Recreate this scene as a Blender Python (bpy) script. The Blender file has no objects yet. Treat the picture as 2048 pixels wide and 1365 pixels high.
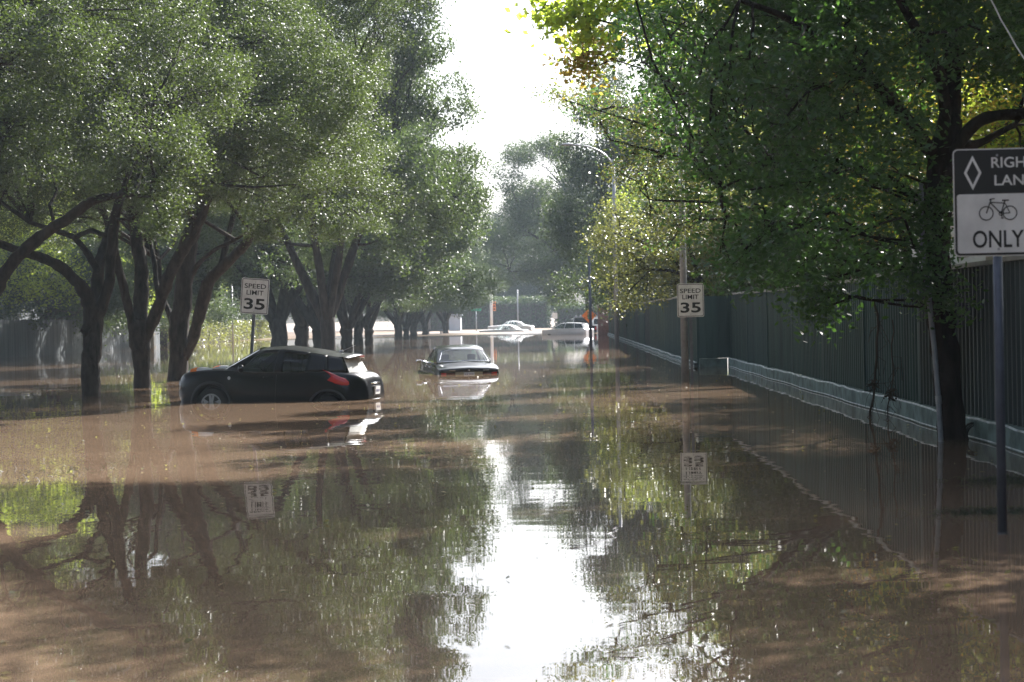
import bpy, bmesh, math, random
import numpy as np
from mathutils import Vector, Matrix, Euler

random.seed(11)
rng = np.random.default_rng(11)
SC = bpy.context.scene
COL = SC.collection
PI = math.pi
rad = math.radians

# ------------------------------------------------------------------ camera
FPX = 4000.0                      # focal length in pixels of the 2048 px wide photograph
CAMH = 1.62                       # eye height above the flood water (z = 0)
YAW, PITCH, ROLL = rad(1.32), rad(-0.69), rad(-1.2)
cam_data = bpy.data.cameras.new('camera')
cam = bpy.data.objects.new('camera', cam_data)
COL.objects.link(cam)
cam_data.sensor_width = 36.0
cam_data.lens = 36.0 * FPX / 2048.0
cam_data.clip_start, cam_data.clip_end = 0.1, 6000
cam_data.dof.use_dof = True
cam_data.dof.focus_distance = 34
cam_data.dof.aperture_fstop = 3.6
CR = Matrix.Rotation(YAW, 3, 'Z') @ Matrix.Rotation(PI / 2 + PITCH, 3, 'X') @ Matrix.Rotation(ROLL, 3, 'Z')
cam.matrix_world = Matrix.Translation((0, 0, CAMH)) @ CR.to_4x4()
SC.camera = cam

# ------------------------------------------------------------------ light
SUN_AZ, SUN_EL = rad(27), rad(36)
world = bpy.data.worlds.new('World')
SC.world = world
world.use_nodes = True
wn = world.node_tree.nodes
wl = world.node_tree.links
bg = wn['Background']
sky = wn.new('ShaderNodeTexSky')
sky.sky_type = 'NISHITA'
sky.sun_disc = False
sky.sun_elevation = SUN_EL
sky.sun_rotation = SUN_AZ
sky.air_density = 1.0
sky.dust_density = 4.5
sky.ozone_density = 1.0
hs = wn.new('ShaderNodeHueSaturation')          # thin white overcast veil: a paler sky than clear air gives
hs.inputs['Saturation'].default_value = 0.45
tn = wn.new('ShaderNodeMixRGB')
tn.blend_type = 'MULTIPLY'
tn.inputs[0].default_value = 1.0
tn.inputs[2].default_value = (0.93, 0.99, 1.09, 1)
wl.new(sky.outputs[0], hs.inputs['Color'])
wl.new(hs.outputs[0], tn.inputs[1])
wl.new(tn.outputs[0], bg.inputs[0])
bg.inputs[1].default_value = 0.066
sun_d = bpy.data.lights.new('sun', 'SUN')
sun_d.energy = 5.0
sun_d.angle = rad(0.5)
sun_d.color = (1.0, 0.96, 0.91)
sun = bpy.data.objects.new('sun', sun_d)
COL.objects.link(sun)
SV = Vector((math.sin(SUN_AZ) * math.cos(SUN_EL), math.cos(SUN_AZ) * math.cos(SUN_EL), math.sin(SUN_EL)))
sun.rotation_euler = SV.to_track_quat('Z', 'Y').to_euler()
SC.view_settings.view_transform = 'Standard'
SC.view_settings.look = 'None'
SC.view_settings.exposure = 2.05
SC.view_settings.gamma = 1.0
SC.render.engine = 'CYCLES'
SC.cycles.max_bounces = 8
SC.cycles.diffuse_bounces = 4
SC.cycles.glossy_bounces = 4
SC.cycles.transmission_bounces = 4
SC.cycles.transparent_max_bounces = 8
SC.cycles.volume_bounces = 1
SC.cycles.sample_clamp_indirect = 8
SC.cycles.caustics_reflective = False
SC.cycles.caustics_refractive = False

# ------------------------------------------------------------------ helpers
def ray(px, py):
    return CR @ Vector(((px - 1024) / FPX, -(py - 682.5) / FPX, -1))
def P(px, py, Y):
    d = ray(px, py)
    return Vector((0, 0, CAMH)) + d * (Y / d.y)
def W(px, py, z=0.0):
    d = ray(px, py)
    return Vector((0, 0, CAMH)) + d * ((z - CAMH) / d.z)

def nodes_mat(name):
    m = bpy.data.materials.new(name)
    m.use_nodes = True
    nt = m.node_tree
    return m, nt, nt.nodes['Principled BSDF'], nt.nodes['Material Output']

def noise(nt, scale, detail=4, coord='Object', stretch=None, rough=0.55):
    tc = nt.nodes.new('ShaderNodeTexCoord')
    n = nt.nodes.new('ShaderNodeTexNoise')
    n.inputs['Scale'].default_value = scale
    n.inputs['Detail'].default_value = detail
    n.inputs['Roughness'].default_value = rough
    if stretch:
        mp = nt.nodes.new('ShaderNodeMapping')
        mp.inputs['Scale'].default_value = stretch
        nt.links.new(tc.outputs[coord], mp.inputs[0])
        nt.links.new(mp.outputs[0], n.inputs['Vector'])
    else:
        nt.links.new(tc.outputs[coord], n.inputs['Vector'])
    return n

def ramp(nt, src, c0, c1, p0=0.35, p1=0.65):
    r = nt.nodes.new('ShaderNodeValToRGB')
    r.color_ramp.elements[0].position = p0
    r.color_ramp.elements[1].position = p1
    r.color_ramp.elements[0].color = (*c0, 1)
    r.color_ramp.elements[1].color = (*c1, 1)
    nt.links.new(src, r.inputs[0])
    return r

def mat(name, col, rough=0.6, metal=0.0, var=0.25, scale=6, bump=0.0, bscale=None, spec=0.5, coat=0.0, stretch=None):
    m, nt, b, out = nodes_mat(name)
    n = noise(nt, scale, 5, stretch=stretch)
    lo = tuple(c * (1 - var) for c in col)
    hi = tuple(min(1, c * (1 + var)) for c in col)
    r = ramp(nt, n.outputs[0], lo, hi)
    nt.links.new(r.outputs[0], b.inputs['Base Color'])
    b.inputs['Roughness'].default_value = rough
    b.inputs['Metallic'].default_value = metal
    b.inputs['Specular IOR Level'].default_value = spec
    b.inputs['Coat Weight'].default_value = coat
    b.inputs['Coat Roughness'].default_value = 0.03
    if bump:
        n2 = noise(nt, bscale or scale * 3, 6, stretch=stretch)
        bp = nt.nodes.new('ShaderNodeBump')
        bp.inputs['Strength'].default_value = 0.8
        bp.inputs['Distance'].default_value = bump
        nt.links.new(n2.outputs[0], bp.inputs['Height'])
        nt.links.new(bp.outputs[0], b.inputs['Normal'])
    return m

def leaf_mat(name, c0, c1, tr, rough=0.35, trans=0.4, spec=0.5):
    m, nt, b, out = nodes_mat(name)
    g = nt.nodes.new('ShaderNodeNewGeometry')
    r = ramp(nt, g.outputs['Random Per Island'], c0, c1, 0.0, 1.0)
    nt.links.new(r.outputs[0], b.inputs['Base Color'])
    b.inputs['Roughness'].default_value = rough
    b.inputs['Specular IOR Level'].default_value = spec
    t = nt.nodes.new('ShaderNodeBsdfTranslucent')
    t2 = ramp(nt, g.outputs['Random Per Island'], tuple(c * 0.7 for c in tr), tuple(c * 1.25 for c in tr), 0, 1)
    nt.links.new(t2.outputs[0], t.inputs[0])
    mx = nt.nodes.new('ShaderNodeMixShader')
    mx.inputs[0].default_value = trans
    nt.links.new(b.outputs[0], mx.inputs[1])
    nt.links.new(t.outputs[0], mx.inputs[2])
    nt.links.new(mx.outputs[0], out.inputs[0])
    return m

def glass_mat(name, tint, dust_glare=0.0, rough=0.0, base_reflect=0.06):
    m, nt, b, out = nodes_mat(name)
    nt.nodes.remove(b)
    tr = nt.nodes.new('ShaderNodeBsdfTransparent')
    tr.inputs[0].default_value = (*tint, 1)
    gl = nt.nodes.new('ShaderNodeBsdfGlossy')
    gl.inputs['Roughness'].default_value = rough
    lw = nt.nodes.new('ShaderNodeLayerWeight')
    lw.inputs[0].default_value = 0.5
    pw = nt.nodes.new('ShaderNodeMath'); pw.operation = 'POWER'
    pw.inputs[1].default_value = 4.5
    nt.links.new(lw.outputs['Facing'], pw.inputs[0])
    fr = nt.nodes.new('ShaderNodeMapRange')
    fr.inputs[3].default_value, fr.inputs[4].default_value = base_reflect, 1.0
    nt.links.new(pw.outputs[0], fr.inputs[0])
    mx = nt.nodes.new('ShaderNodeMixShader')
    nt.links.new(fr.outputs[0], mx.inputs[0])
    nt.links.new(tr.outputs[0], mx.inputs[1])
    nt.links.new(gl.outputs[0], mx.inputs[2])
    last = mx
    if dust_glare:  # pale diffuse layer over the glass; a strong one paints glare
        df = nt.nodes.new('ShaderNodeBsdfDiffuse')
        df.inputs[0].default_value = (0.6, 0.6, 0.58, 1)
        m2 = nt.nodes.new('ShaderNodeMixShader')
        n = noise(nt, 3, 3)
        rr = ramp(nt, n.outputs[0], (dust_glare * 0.7,) * 3, (dust_glare * 1.2,) * 3)
        nt.links.new(rr.outputs[0], m2.inputs[0])
        nt.links.new(mx.outputs[0], m2.inputs[1])
        nt.links.new(df.outputs[0], m2.inputs[2])
        last = m2
    nt.links.new(last.outputs[0], out.inputs[0])
    return m

class MB:
    """collects simple shapes into one mesh"""
    def __init__(s):
        s.v, s.f = [], []
    def add(s, verts, faces):
        o = len(s.v)
        s.v += [tuple(v) for v in verts]
        s.f += [tuple(i + o for i in f) for f in faces]
        return s
    def box(s, x0, x1, y0, y1, z0, z1, M=None):
        vs = [Vector((x, y, z)) for z in (z0, z1) for y in (y0, y1) for x in (x0, x1)]
        if M is not None:
            vs = [M @ v for v in vs]
        return s.add(vs, [(0, 2, 3, 1), (4, 5, 7, 6), (0, 1, 5, 4), (2, 6, 7, 3), (0, 4, 6, 2), (1, 3, 7, 5)])
    def tube(s, pts, radii, n=8, cap=True):
        pts = [Vector(p) for p in pts]
        if not hasattr(radii, '__len__'):
            radii = [radii] * len(pts)
        vs, fs = [], []
        t0 = (pts[1] - pts[0]).normalized()
        u = t0.orthogonal().normalized()
        for i, p in enumerate(pts):
            t = (pts[min(i + 1, len(pts) - 1)] - pts[max(i - 1, 0)])
            t = t.normalized() if t.length > 1e-9 else t0
            u = (u - t * u.dot(t))
            u = u.normalized() if u.length > 1e-6 else t.orthogonal().normalized()
            w = t.cross(u)
            for k in range(n):
                a = 2 * PI * k / n
                vs.append(p + (u * math.cos(a) + w * math.sin(a)) * radii[i])
        for i in range(len(pts) - 1):
            for k in range(n):
                k2 = (k + 1) % n
                fs.append((i * n + k, i * n + k2, (i + 1) * n + k2, (i + 1) * n + k))
        if cap:
            fs.append(tuple(range(n - 1, -1, -1)))
            fs.append(tuple((len(pts) - 1) * n + k for k in range(n)))
        return s.add(vs, fs)
    def grid(s, G, flip=False):
        m, n = len(G), len(G[0])
        fs = []
        for i in range(m - 1):
            for j in range(n - 1):
                q = (i * n + j, i * n + j + 1, (i + 1) * n + j + 1, (i + 1) * n + j)
                fs.append(q[::-1] if flip else q)
        return s.add([p for r in G for p in r], fs)
    def prism(s, poly, y0, y1):
        """polygon in x,z extruded along y"""
        n = len(poly)
        vs = [(x, y0, z) for x, z in poly] + [(x, y1, z) for x, z in poly]
        fs = [tuple(range(n)), tuple(range(2 * n - 1, n - 1, -1))]
        fs += [(i, i + n, (i + 1) % n + n, (i + 1) % n) for i in range(n)]
        return s.add(vs, fs)
    def mesh(s, name):
        me = bpy.data.meshes.new(name)
        me.from_pydata([tuple(v) for v in s.v], [], s.f)
        me.update()
        return me

def obj(name, mb, m, parent=None, smooth=False, loc=None):
    me = mb if isinstance(mb, bpy.types.Mesh) else mb.mesh(name)
    if not me.materials and m is not None:
        me.materials.append(m)
    if smooth:
        me.polygons.foreach_set('use_smooth', [True] * len(me.polygons))
    o = bpy.data.objects.new(name, me)
    COL.objects.link(o)
    if parent is not None:
        o.parent = parent
    if loc is not None:
        o.location = loc
    return o

def tag(o, label, cat, group=None, kind=None):
    o['label'] = label
    o['category'] = cat
    if group:
        o['group'] = group
    if kind:
        o['kind'] = kind
    return o

def thing(name, label, cat, loc=(0, 0, 0), rotz=0.0, group=None):
    o = bpy.data.objects.new(name, None)
    o.empty_display_size = 0.3
    COL.objects.link(o)
    o.location = loc
    o.rotation_euler = (0, 0, rotz)
    return tag(o, label, cat, group)

def dup(root, loc, rotz, scale=1.0, label=None, group=None):
    r = root.copy()
    COL.objects.link(r)
    r.location = loc
    r.rotation_euler = (root.rotation_euler[0], root.rotation_euler[1], rotz)
    r.scale = (scale,) * 3 if not hasattr(scale, '__len__') else scale
    if label:
        r['label'] = label
    if group:
        r['group'] = group
    for ch in list(root.children):
        c = ch.copy()
        COL.objects.link(c)
        c.parent = r
        for g in list(ch.children):
            d = g.copy()
            COL.objects.link(d)
            d.parent = c
    return r

def struct(name, mb, m, smooth=False):
    o = obj(name, mb, m, smooth=smooth)
    o['kind'] = 'structure'
    return o

def crom(pts, n):
    """catmull-rom through rows of numbers"""
    A = np.array(pts, float)
    B = np.vstack([2 * A[0] - A[1], A, 2 * A[-1] - A[-2]])
    out = []
    for i in range(len(A) - 1):
        p0, p1, p2, p3 = B[i:i + 4]
        for k in range(n):
            t = k / n
            out.append(0.5 * (2 * p1 + (p2 - p0) * t + (2 * p0 - 5 * p1 + 4 * p2 - p3) * t * t + (3 * p1 - p0 - 3 * p2 + p3) * t ** 3))
    out.append(A[-1])
    return np.array(out)

def text_mb(s, cx, cz, w, h, y, bold=0.0, depth=0.0008):
    """flat lettering facing -Y, fitted into a box"""
    cu = bpy.data.curves.new('lettering', 'FONT')
    cu.body = s
    cu.size = 1
    cu.offset = bold
    cu.resolution_u = 4
    o = bpy.data.objects.new('lettering', cu)
    COL.objects.link(o)
    dg = bpy.context.evaluated_depsgraph_get()
    dg.update()
    me = bpy.data.meshes.new_from_object(o.evaluated_get(dg))
    V = np.array([v.co[:] for v in me.vertices])
    F = [tuple(p.vertices) for p in me.polygons]
    bpy.data.objects.remove(o)
    bpy.data.meshes.remove(me)
    lo, hi = V.min(0), V.max(0)
    X = cx + ((V[:, 0] - lo[0]) / (hi[0] - lo[0]) - 0.5) * w
    Z = cz + ((V[:, 1] - lo[1]) / (hi[1] - lo[1]) - 0.5) * h
    mb = MB()
    mb.add([(x, y, z) for x, z in zip(X, Z)], F)
    return mb

def rrect(cx, cz, w, h, r, n=5):
    out = []
    for sx, sz, a0 in ((1, 1, 0), (-1, 1, 90), (-1, -1, 180), (1, -1, 270)):
        for k in range(n + 1):
            a = rad(a0 + 90 * k / n)
            out.append((cx + sx * (w / 2 - r) + r * math.cos(a), cz + sz * (h / 2 - r) + r * math.sin(a)))
    return out

# ------------------------------------------------------------------ materials
M = {}
M['bark'] = mat('oak bark', (0.026, 0.021, 0.018), 0.95, var=0.5, scale=7, bump=0.06, bscale=18, spec=0.2, stretch=(1, 1, 0.35))
M['bark_grey'] = mat('grey bark', (0.07, 0.06, 0.05), 0.95, var=0.4, scale=6, bump=0.03, bscale=20, spec=0.2, stretch=(1, 1, 0.35))
M['leaf_oak'] = leaf_mat('oak leaf', (0.016, 0.032, 0.019), (0.040, 0.064, 0.036), (0.14, 0.20, 0.035), 0.54, 0.24, 0.38)
M['leaf_far'] = leaf_mat('far oak leaf', (0.018, 0.034, 0.019), (0.042, 0.066, 0.034), (0.12, 0.18, 0.04), 0.54, 0.25, 0.38)
M['leaf_dark'] = leaf_mat('dark glossy leaf', (0.028, 0.068, 0.030), (0.068, 0.125, 0.055), (0.12, 0.27, 0.04), 0.42, 0.34, 0.5)
M['leaf_olive'] = leaf_mat('olive leaf', (0.050, 0.065, 0.022), (0.10, 0.11, 0.04), (0.26, 0.28, 0.06), 0.40, 0.40)
M['leaf_lime'] = leaf_mat('lime leaf', (0.05, 0.085, 0.02), (0.10, 0.14, 0.035), (0.48, 0.60, 0.07), 0.45, 0.6)
M['leaf_yellow'] = leaf_mat('autumn leaf', (0.14, 0.11, 0.03), (0.22, 0.17, 0.04), (0.55, 0.40, 0.06), 0.5, 0.5)
M['steel'] = mat('galvanised steel', (0.34, 0.35, 0.37), 0.5, 0.6, var=0.15, scale=9)
M['steel_dark'] = mat('weathered dark steel', (0.12, 0.13, 0.15), 0.55, 0.4, var=0.2, scale=9)
M['concrete'] = mat('concrete', (0.26, 0.24, 0.22), 0.9, var=0.25, scale=4, bump=0.004)
M['sign_white'] = mat('sign white sheeting', (0.68, 0.68, 0.67), 0.5, var=0.13, scale=4)
M['sign_black'] = mat('sign black ink', (0.012, 0.012, 0.013), 0.45, var=0.1)
M['tyre'] = mat('tyre rubber', (0.018, 0.018, 0.018), 0.8, var=0.2)
M['alloy'] = mat('alloy', (0.45, 0.45, 0.47), 0.35, 0.8, var=0.1)
M['plastic'] = mat('dark plastic', (0.016, 0.016, 0.018), 0.5, var=0.2)
M['chrome'] = mat('chrome', (0.75, 0.75, 0.76), 0.12, 1.0, var=0.03)
M['paint_black'] = mat('black car paint', (0.003, 0.0035, 0.006), 0.35, 0.0, var=0.15, spec=0.1, coat=0.6)
M['paint_green'] = mat('dark green car paint', (0.008, 0.010, 0.010), 0.35, 0.0, var=0.15, spec=0.1, coat=0.8)
M['paint_silver'] = mat('silver car paint', (0.55, 0.57, 0.60), 0.35, 0.2, var=0.05, coat=0.8)
M['paint_white'] = mat('white car paint', (0.75, 0.76, 0.77), 0.35, 0.0, var=0.04, coat=0.8)
M['glass'] = glass_mat('tinted window', (0.16, 0.20, 0.19))
M['glass_clear'] = glass_mat('clear window', (0.84, 0.90, 0.90), 0.03, base_reflect=0.13)
M['glass_glare'] = glass_mat('rear window with painted glare', (0.10, 0.12, 0.13), 0.75)  # sun and sky glare painted in as a white diffuse layer
M['red_lens'] = mat('red lens', (0.34, 0.008, 0.014), 0.2, var=0.1, coat=0.6)
M['red_dark'] = mat('dark red lens', (0.07, 0.005, 0.008), 0.2, var=0.1, coat=0.6)
M['amber'] = mat('amber lens', (0.75, 0.20, 0.03), 0.25, var=0.1, coat=0.6)
M['clear_lens'] = mat('clear lamp lens', (0.60, 0.62, 0.64), 0.1, 0.3, var=0.1, coat=0.8)
M['plate'] = mat('licence plate', (0.55, 0.57, 0.60), 0.5, var=0.08)
M['plate_ink'] = mat('plate ink', (0.10, 0.12, 0.22), 0.5, var=0.05)
M['beige'] = mat('beige trim', (0.30, 0.27, 0.18), 0.5, var=0.1)
M['seat'] = mat('seat cloth', (0.05, 0.06, 0.075), 0.9, var=0.2)
M['fence'] = mat('green painted fence', (0.040, 0.080, 0.078), 0.55, var=0.3, scale=1.6, stretch=(1, 1, 0.12))
M['fence_b'] = mat('green painted fence, greyer', (0.052, 0.070, 0.070), 0.6, var=0.35, scale=1.1, stretch=(1, 1, 0.12))
M['fence_c'] = mat('green painted fence, greener', (0.036, 0.074, 0.066), 0.5, var=0.3, scale=2.0, stretch=(1, 1, 0.12))
M['footing'] = mat('green concrete footing', (0.13, 0.185, 0.175), 0.85, var=0.4, scale=3.5, bump=0.004)
M['lip'] = mat('painted light strip', (0.52, 0.56, 0.56), 0.6, var=0.35, scale=5)  # pale colour stands in for a lit edge and a waterline reflection
M['cap'] = mat('weathered cap rail', (0.30, 0.31, 0.29), 0.7, var=0.25, scale=3)
M['wood_fence'] = mat('grey weathered boards', (0.065, 0.078, 0.088), 0.85, var=0.3, scale=2.2, stretch=(1, 1, 0.1))
M['brick'] = mat('red brick', (0.13, 0.07, 0.06), 0.85, var=0.3, scale=9)
M['orange'] = mat('orange sign sheeting', (0.80, 0.22, 0.03), 0.5, var=0.08)
M['lamp_red'] = mat('red disc', (0.6, 0.03, 0.03), 0.5, var=0.05)
M['lamp_yellow'] = mat('yellow disc', (0.75, 0.5, 0.05), 0.5, var=0.05)
M['lamp_green'] = mat('green disc', (0.05, 0.4, 0.15), 0.5, var=0.05)
M['green_sign'] = mat('green sign sheeting', (0.02, 0.30, 0.16), 0.5, var=0.08)
M['white_wall'] = mat('white render', (0.74, 0.74, 0.73), 0.85, var=0.06, scale=1)
M['blue_wall'] = mat('pale blue panel', (0.45, 0.50, 0.58), 0.8, var=0.08, scale=1)
M['roof'] = mat('grey shingle', (0.16, 0.15, 0.15), 0.9, var=0.2)
M['wire'] = mat('black cable', (0.015, 0.015, 0.015), 0.6, var=0.2)
M['pipe'] = mat('grey conduit', (0.26, 0.28, 0.31), 0.5, var=0.2, scale=5)
M['box'] = mat('utility box paint', (0.30, 0.27, 0.22), 0.7, var=0.1)

# ------------------------------------------------------------------ water and ground
def make_water():
    m, nt, b, out = nodes_mat('muddy flood water')
    L = nt.links
    n1 = noise(nt, 0.35, 3)
    col = ramp(nt, n1.outputs[0], (0.165, 0.112, 0.075), (0.22, 0.152, 0.102), 0.3, 0.7)
    L.new(col.outputs[0], b.inputs['Base Color'])
    b.inputs['IOR'].default_value = 1.33
    b.inputs['Roughness'].default_value = 0.015
    a = noise(nt, 3.2, 2, stretch=(0.6, 1, 1), rough=0.5)
    c = noise(nt, 0.8, 2, stretch=(0.3, 1, 1), rough=0.5)
    big = noise(nt, 0.09, 2, stretch=(0.5, 1, 1))
    amp = nt.nodes.new('ShaderNodeMapRange')
    amp.inputs[1].default_value, amp.inputs[2].default_value = 0.35, 0.7
    amp.inputs[3].default_value, amp.inputs[4].default_value = 0.00015, 0.0006
    L.new(big.outputs[0], amp.inputs[0])
    m1 = nt.nodes.new('ShaderNodeMath'); m1.operation = 'MULTIPLY'
    L.new(a.outputs[0], m1.inputs[0]); L.new(amp.outputs[0], m1.inputs[1])
    m2 = nt.nodes.new('ShaderNodeMath'); m2.operation = 'MULTIPLY'
    L.new(c.outputs[0], m2.inputs[0]); m2.inputs[1].default_value = 0.0024
    ad = nt.nodes.new('ShaderNodeMath'); ad.operation = 'ADD'
    L.new(m1.outputs[0], ad.inputs[0]); L.new(m2.outputs[0], ad.inputs[1])
    bp = nt.nodes.new('ShaderNodeBump')
    bp.inputs['Strength'].default_value = 1.0
    bp.inputs['Distance'].default_value = 1.0
    L.new(ad.outputs[0], bp.inputs['Height'])
    L.new(bp.outputs[0], b.inputs['Normal'])
    # wind-ruffled open water beyond the crossing
    g = nt.nodes.new('ShaderNodeNewGeometry')
    sx = nt.nodes.new('ShaderNodeSeparateXYZ')
    L.new(g.outputs['Position'], sx.inputs[0])
    mr = nt.nodes.new('ShaderNodeMapRange')
    mr.inputs[1].default_value, mr.inputs[2].default_value = 168, 200
    mr.inputs[3].default_value, mr.inputs[4].default_value = 0.004, 0.42
    L.new(sx.outputs['Y'], mr.inputs[0])
    L.new(mr.outputs[0], b.inputs['Roughness'])
    mb = MB()
    mb.add([(-900, -60, 0), (900, -60, 0), (900, 1500, 0), (-900, 1500, 0)], [(0, 1, 2, 3)])
    return struct('water', mb, m)
make_water()
g = MB()
g.add([(-1500, -80, -0.72), (1500, -80, -0.72), (1500, 2500, -0.72), (-1500, 2500, -0.72)], [(0, 1, 2, 3)])
struct('ground', g, mat('silty ground', (0.10, 0.09, 0.06), 0.95, var=0.3, scale=0.6))
g = MB()
g.box(-9.0, 4.0, -20, 300, -0.7, -0.62)
struct('road', g, mat('asphalt', (0.05, 0.05, 0.05), 0.9, var=0.2, scale=3))
BED = -0.62

# ------------------------------------------------------------------ trees
def quads_mesh(name, V, k):
    """V: (n*k,3) vertices, consecutive k form one polygon"""
    n = len(V) // k
    me = bpy.data.meshes.new(name)
    me.vertices.add(n * k)
    me.vertices.foreach_set('co', V.astype(np.float32).ravel())
    me.loops.add(n * k)
    me.loops.foreach_set('vertex_index', np.arange(n * k, dtype=np.int32))
    me.polygons.add(n)
    me.polygons.foreach_set('loop_start', np.arange(0, n * k, k, dtype=np.int32))
    me.update()
    return me

def unit(a):
    return a / np.maximum(np.linalg.norm(a, axis=1, keepdims=True), 1e-9)

def leaf_verts(C, L, wid, up=0.25, k=4, droop=0.1):
    n = len(C)
    ax = rng.normal(size=(n, 3)); ax[:, 2] = ax[:, 2] * 0.6 - droop
    ax = unit(ax)
    nr = rng.normal(size=(n, 3)); nr[:, 2] += up * 2.0
    b = unit(np.cross(nr, ax))
    nn = np.cross(ax, b)
    ln = (L * rng.uniform(0.5, 1.35, n))[:, None]
    w = ln * wid * 0.5
    if k == 4:
        P0 = C
        P1 = C + ax * ln * 0.45 + b * w + nn * ln * 0.05
        P2 = C + ax * ln
        P3 = C + ax * ln * 0.45 - b * w + nn * ln * 0.05
        V = np.stack([P0, P1, P2, P3], 1)
    else:
        V = np.stack([C, C + ax * ln * 0.25 + b * w * 0.8, C + ax * ln * 0.62 + b * w, C + ax * ln,
                      C + ax * ln * 0.62 - b * w, C + ax * ln * 0.25 - b * w * 0.8], 1)
    return V.reshape(-1, 3)

def sprays(clumps, per_m3, seed_bias=0.55):
    out, own = [], []
    for i, (c, r) in enumerate(clumps):
        r = np.array(r)
        n = max(9, int(per_m3 * 4.19 * r[0] * r[1] * r[2]))
        d = unit(rng.normal(size=(n, 3)))
        u = seed_bias + (1 - seed_bias) * rng.uniform(0, 1, n) ** 0.6
        u *= rng.uniform(0.82, 1.12, n)
        out.append(np.array(c) + d * u[:, None] * r)
        own += [i] * n
    return np.vstack(out), np.array(own)

def curve_pts(a, b, sag=0.0, n=4, jit=0.08):
    a, b = Vector(a), Vector(b)
    L = (b - a).length
    pts = []
    for i in range(n + 1):
        t = i / n
        p = a.lerp(b, t)
        p.z += sag * L * math.sin(PI * t)
        if 0 < i < n:
            p += Vector((random.uniform(-1, 1), random.uniform(-1, 1), random.uniform(-1, 1))) * jit * L
        pts.append(p)
    return pts

def tree(name, label, base, limbs, clumps, leafm, barkm, per_m3=3.0, per_spray=70, leaf=0.085, wid=0.5, group=None,
         spread=(0.30, 0.30, 0.20), k=4, up=0.25, droop=0.1, twig=0.5, second=None, bias=0.5, cat='tree', branch_r=0.06):
    """limbs: world polylines of (x,y,z,r); clumps: world ((x,y,z),(rx,ry,rz))"""
    base = Vector(base)
    root = thing(name, label, cat, base, 0, group)
    tb = MB()
    nodes = []
    for lm in limbs:
        A = crom(lm, 4)
        A[:, 3] *= 1 + 0.05 * rng.normal(size=len(A))
        if len(A) > 3:
            A[1:-1, :3] += rng.normal(size=(len(A) - 2, 3)) * 0.06 * A[1:-1, 3:4]
        tb.tube([Vector(p[:3]) - base for p in A], list(np.maximum(A[:, 3], 0.006)), 10)
        nodes += [Vector(p) for p in A[len(A) // 3:, :3]]
    S, own = sprays(clumps, per_m3, bias)
    cen = []
    for c, r in clumps:
        c = Vector(c)
        q = min(nodes, key=lambda p: (p - c).length + max(0, p.z - c.z) * 0.8)
        pts = curve_pts(q, c, 0.08)
        L = (c - q).length
        tb.tube([p - base for p in pts], list(np.linspace(min(branch_r, 0.02 + 0.016 * L), 0.014, len(pts))), 6, False)
        cen.append(pts)
    for s, o in zip(S, own):
        if random.random() < twig:
            pts = cen[o]
            q = pts[random.randint(2, len(pts) - 1)]
            pp = curve_pts(q, Vector(s), 0.05, 3)
            tb.tube([p - base for p in pp], [0.012, 0.009, 0.006, 0.004], 3, False)
    obj('trunk', tb, barkm, root, True)
    n = len(S) * per_spray
    C = np.repeat(S, per_spray, 0)
    C = C + rng.normal(size=(n, 3)) * np.array(spread)
    V = leaf_verts(C, leaf, wid, up, k, droop) - np.array(base)
    me = quads_mesh('crown', V, k)
    me.materials.append(leafm)
    if second is not None:
        me.materials.append(second[0])
        so = np.repeat(rng.uniform(0, 1, len(S)) < second[1], per_spray).astype(np.int32)
        me.polygons.foreach_set('material_index', so)
    obj('crown', me, leafm, root)
    return root

def limb_px(Y, pts, dY=0.0, s=None):
    """traced centre line (photo px x, y, half-width px) put at its own distance"""
    out = []
    for i, (x, y, r) in enumerate(pts):
        yy = Y + dY * i / max(1, len(pts) - 1)
        p = P(x, y, yy)
        out.append((p.x, p.y, p.z, r * yy / FPX))
    return out

def down(limb, z=BED - 0.1):
    x, y, _, r = limb[0]
    return [(x, y, z, r * 1.12)] + limb

def dome(cx, cy, R, zlo, zlo_r, ztop, n, rc, flat=0.75):
    out = []
    for i in range(n):
        a = random.uniform(0, 2 * PI)
        r = R * math.sqrt(random.uniform(0.0, 1.0))
        lo = zlo + (zlo_r - zlo) * (r / R)
        hi = max(lo + 0.5, lo + (ztop - lo) * math.sqrt(max(0.0, 1 - (r / R) ** 2 * 0.85)))
        t = random.random() ** 0.8
        z = lo + (hi - lo) * t
        q = rc * random.uniform(0.75, 1.25)
        out.append(((cx + r * math.cos(a), cy + r * math.sin(a), z), (q, q, q * flat)))
    return out

OAKS = 'oaks lined up along the flooded median'
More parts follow.
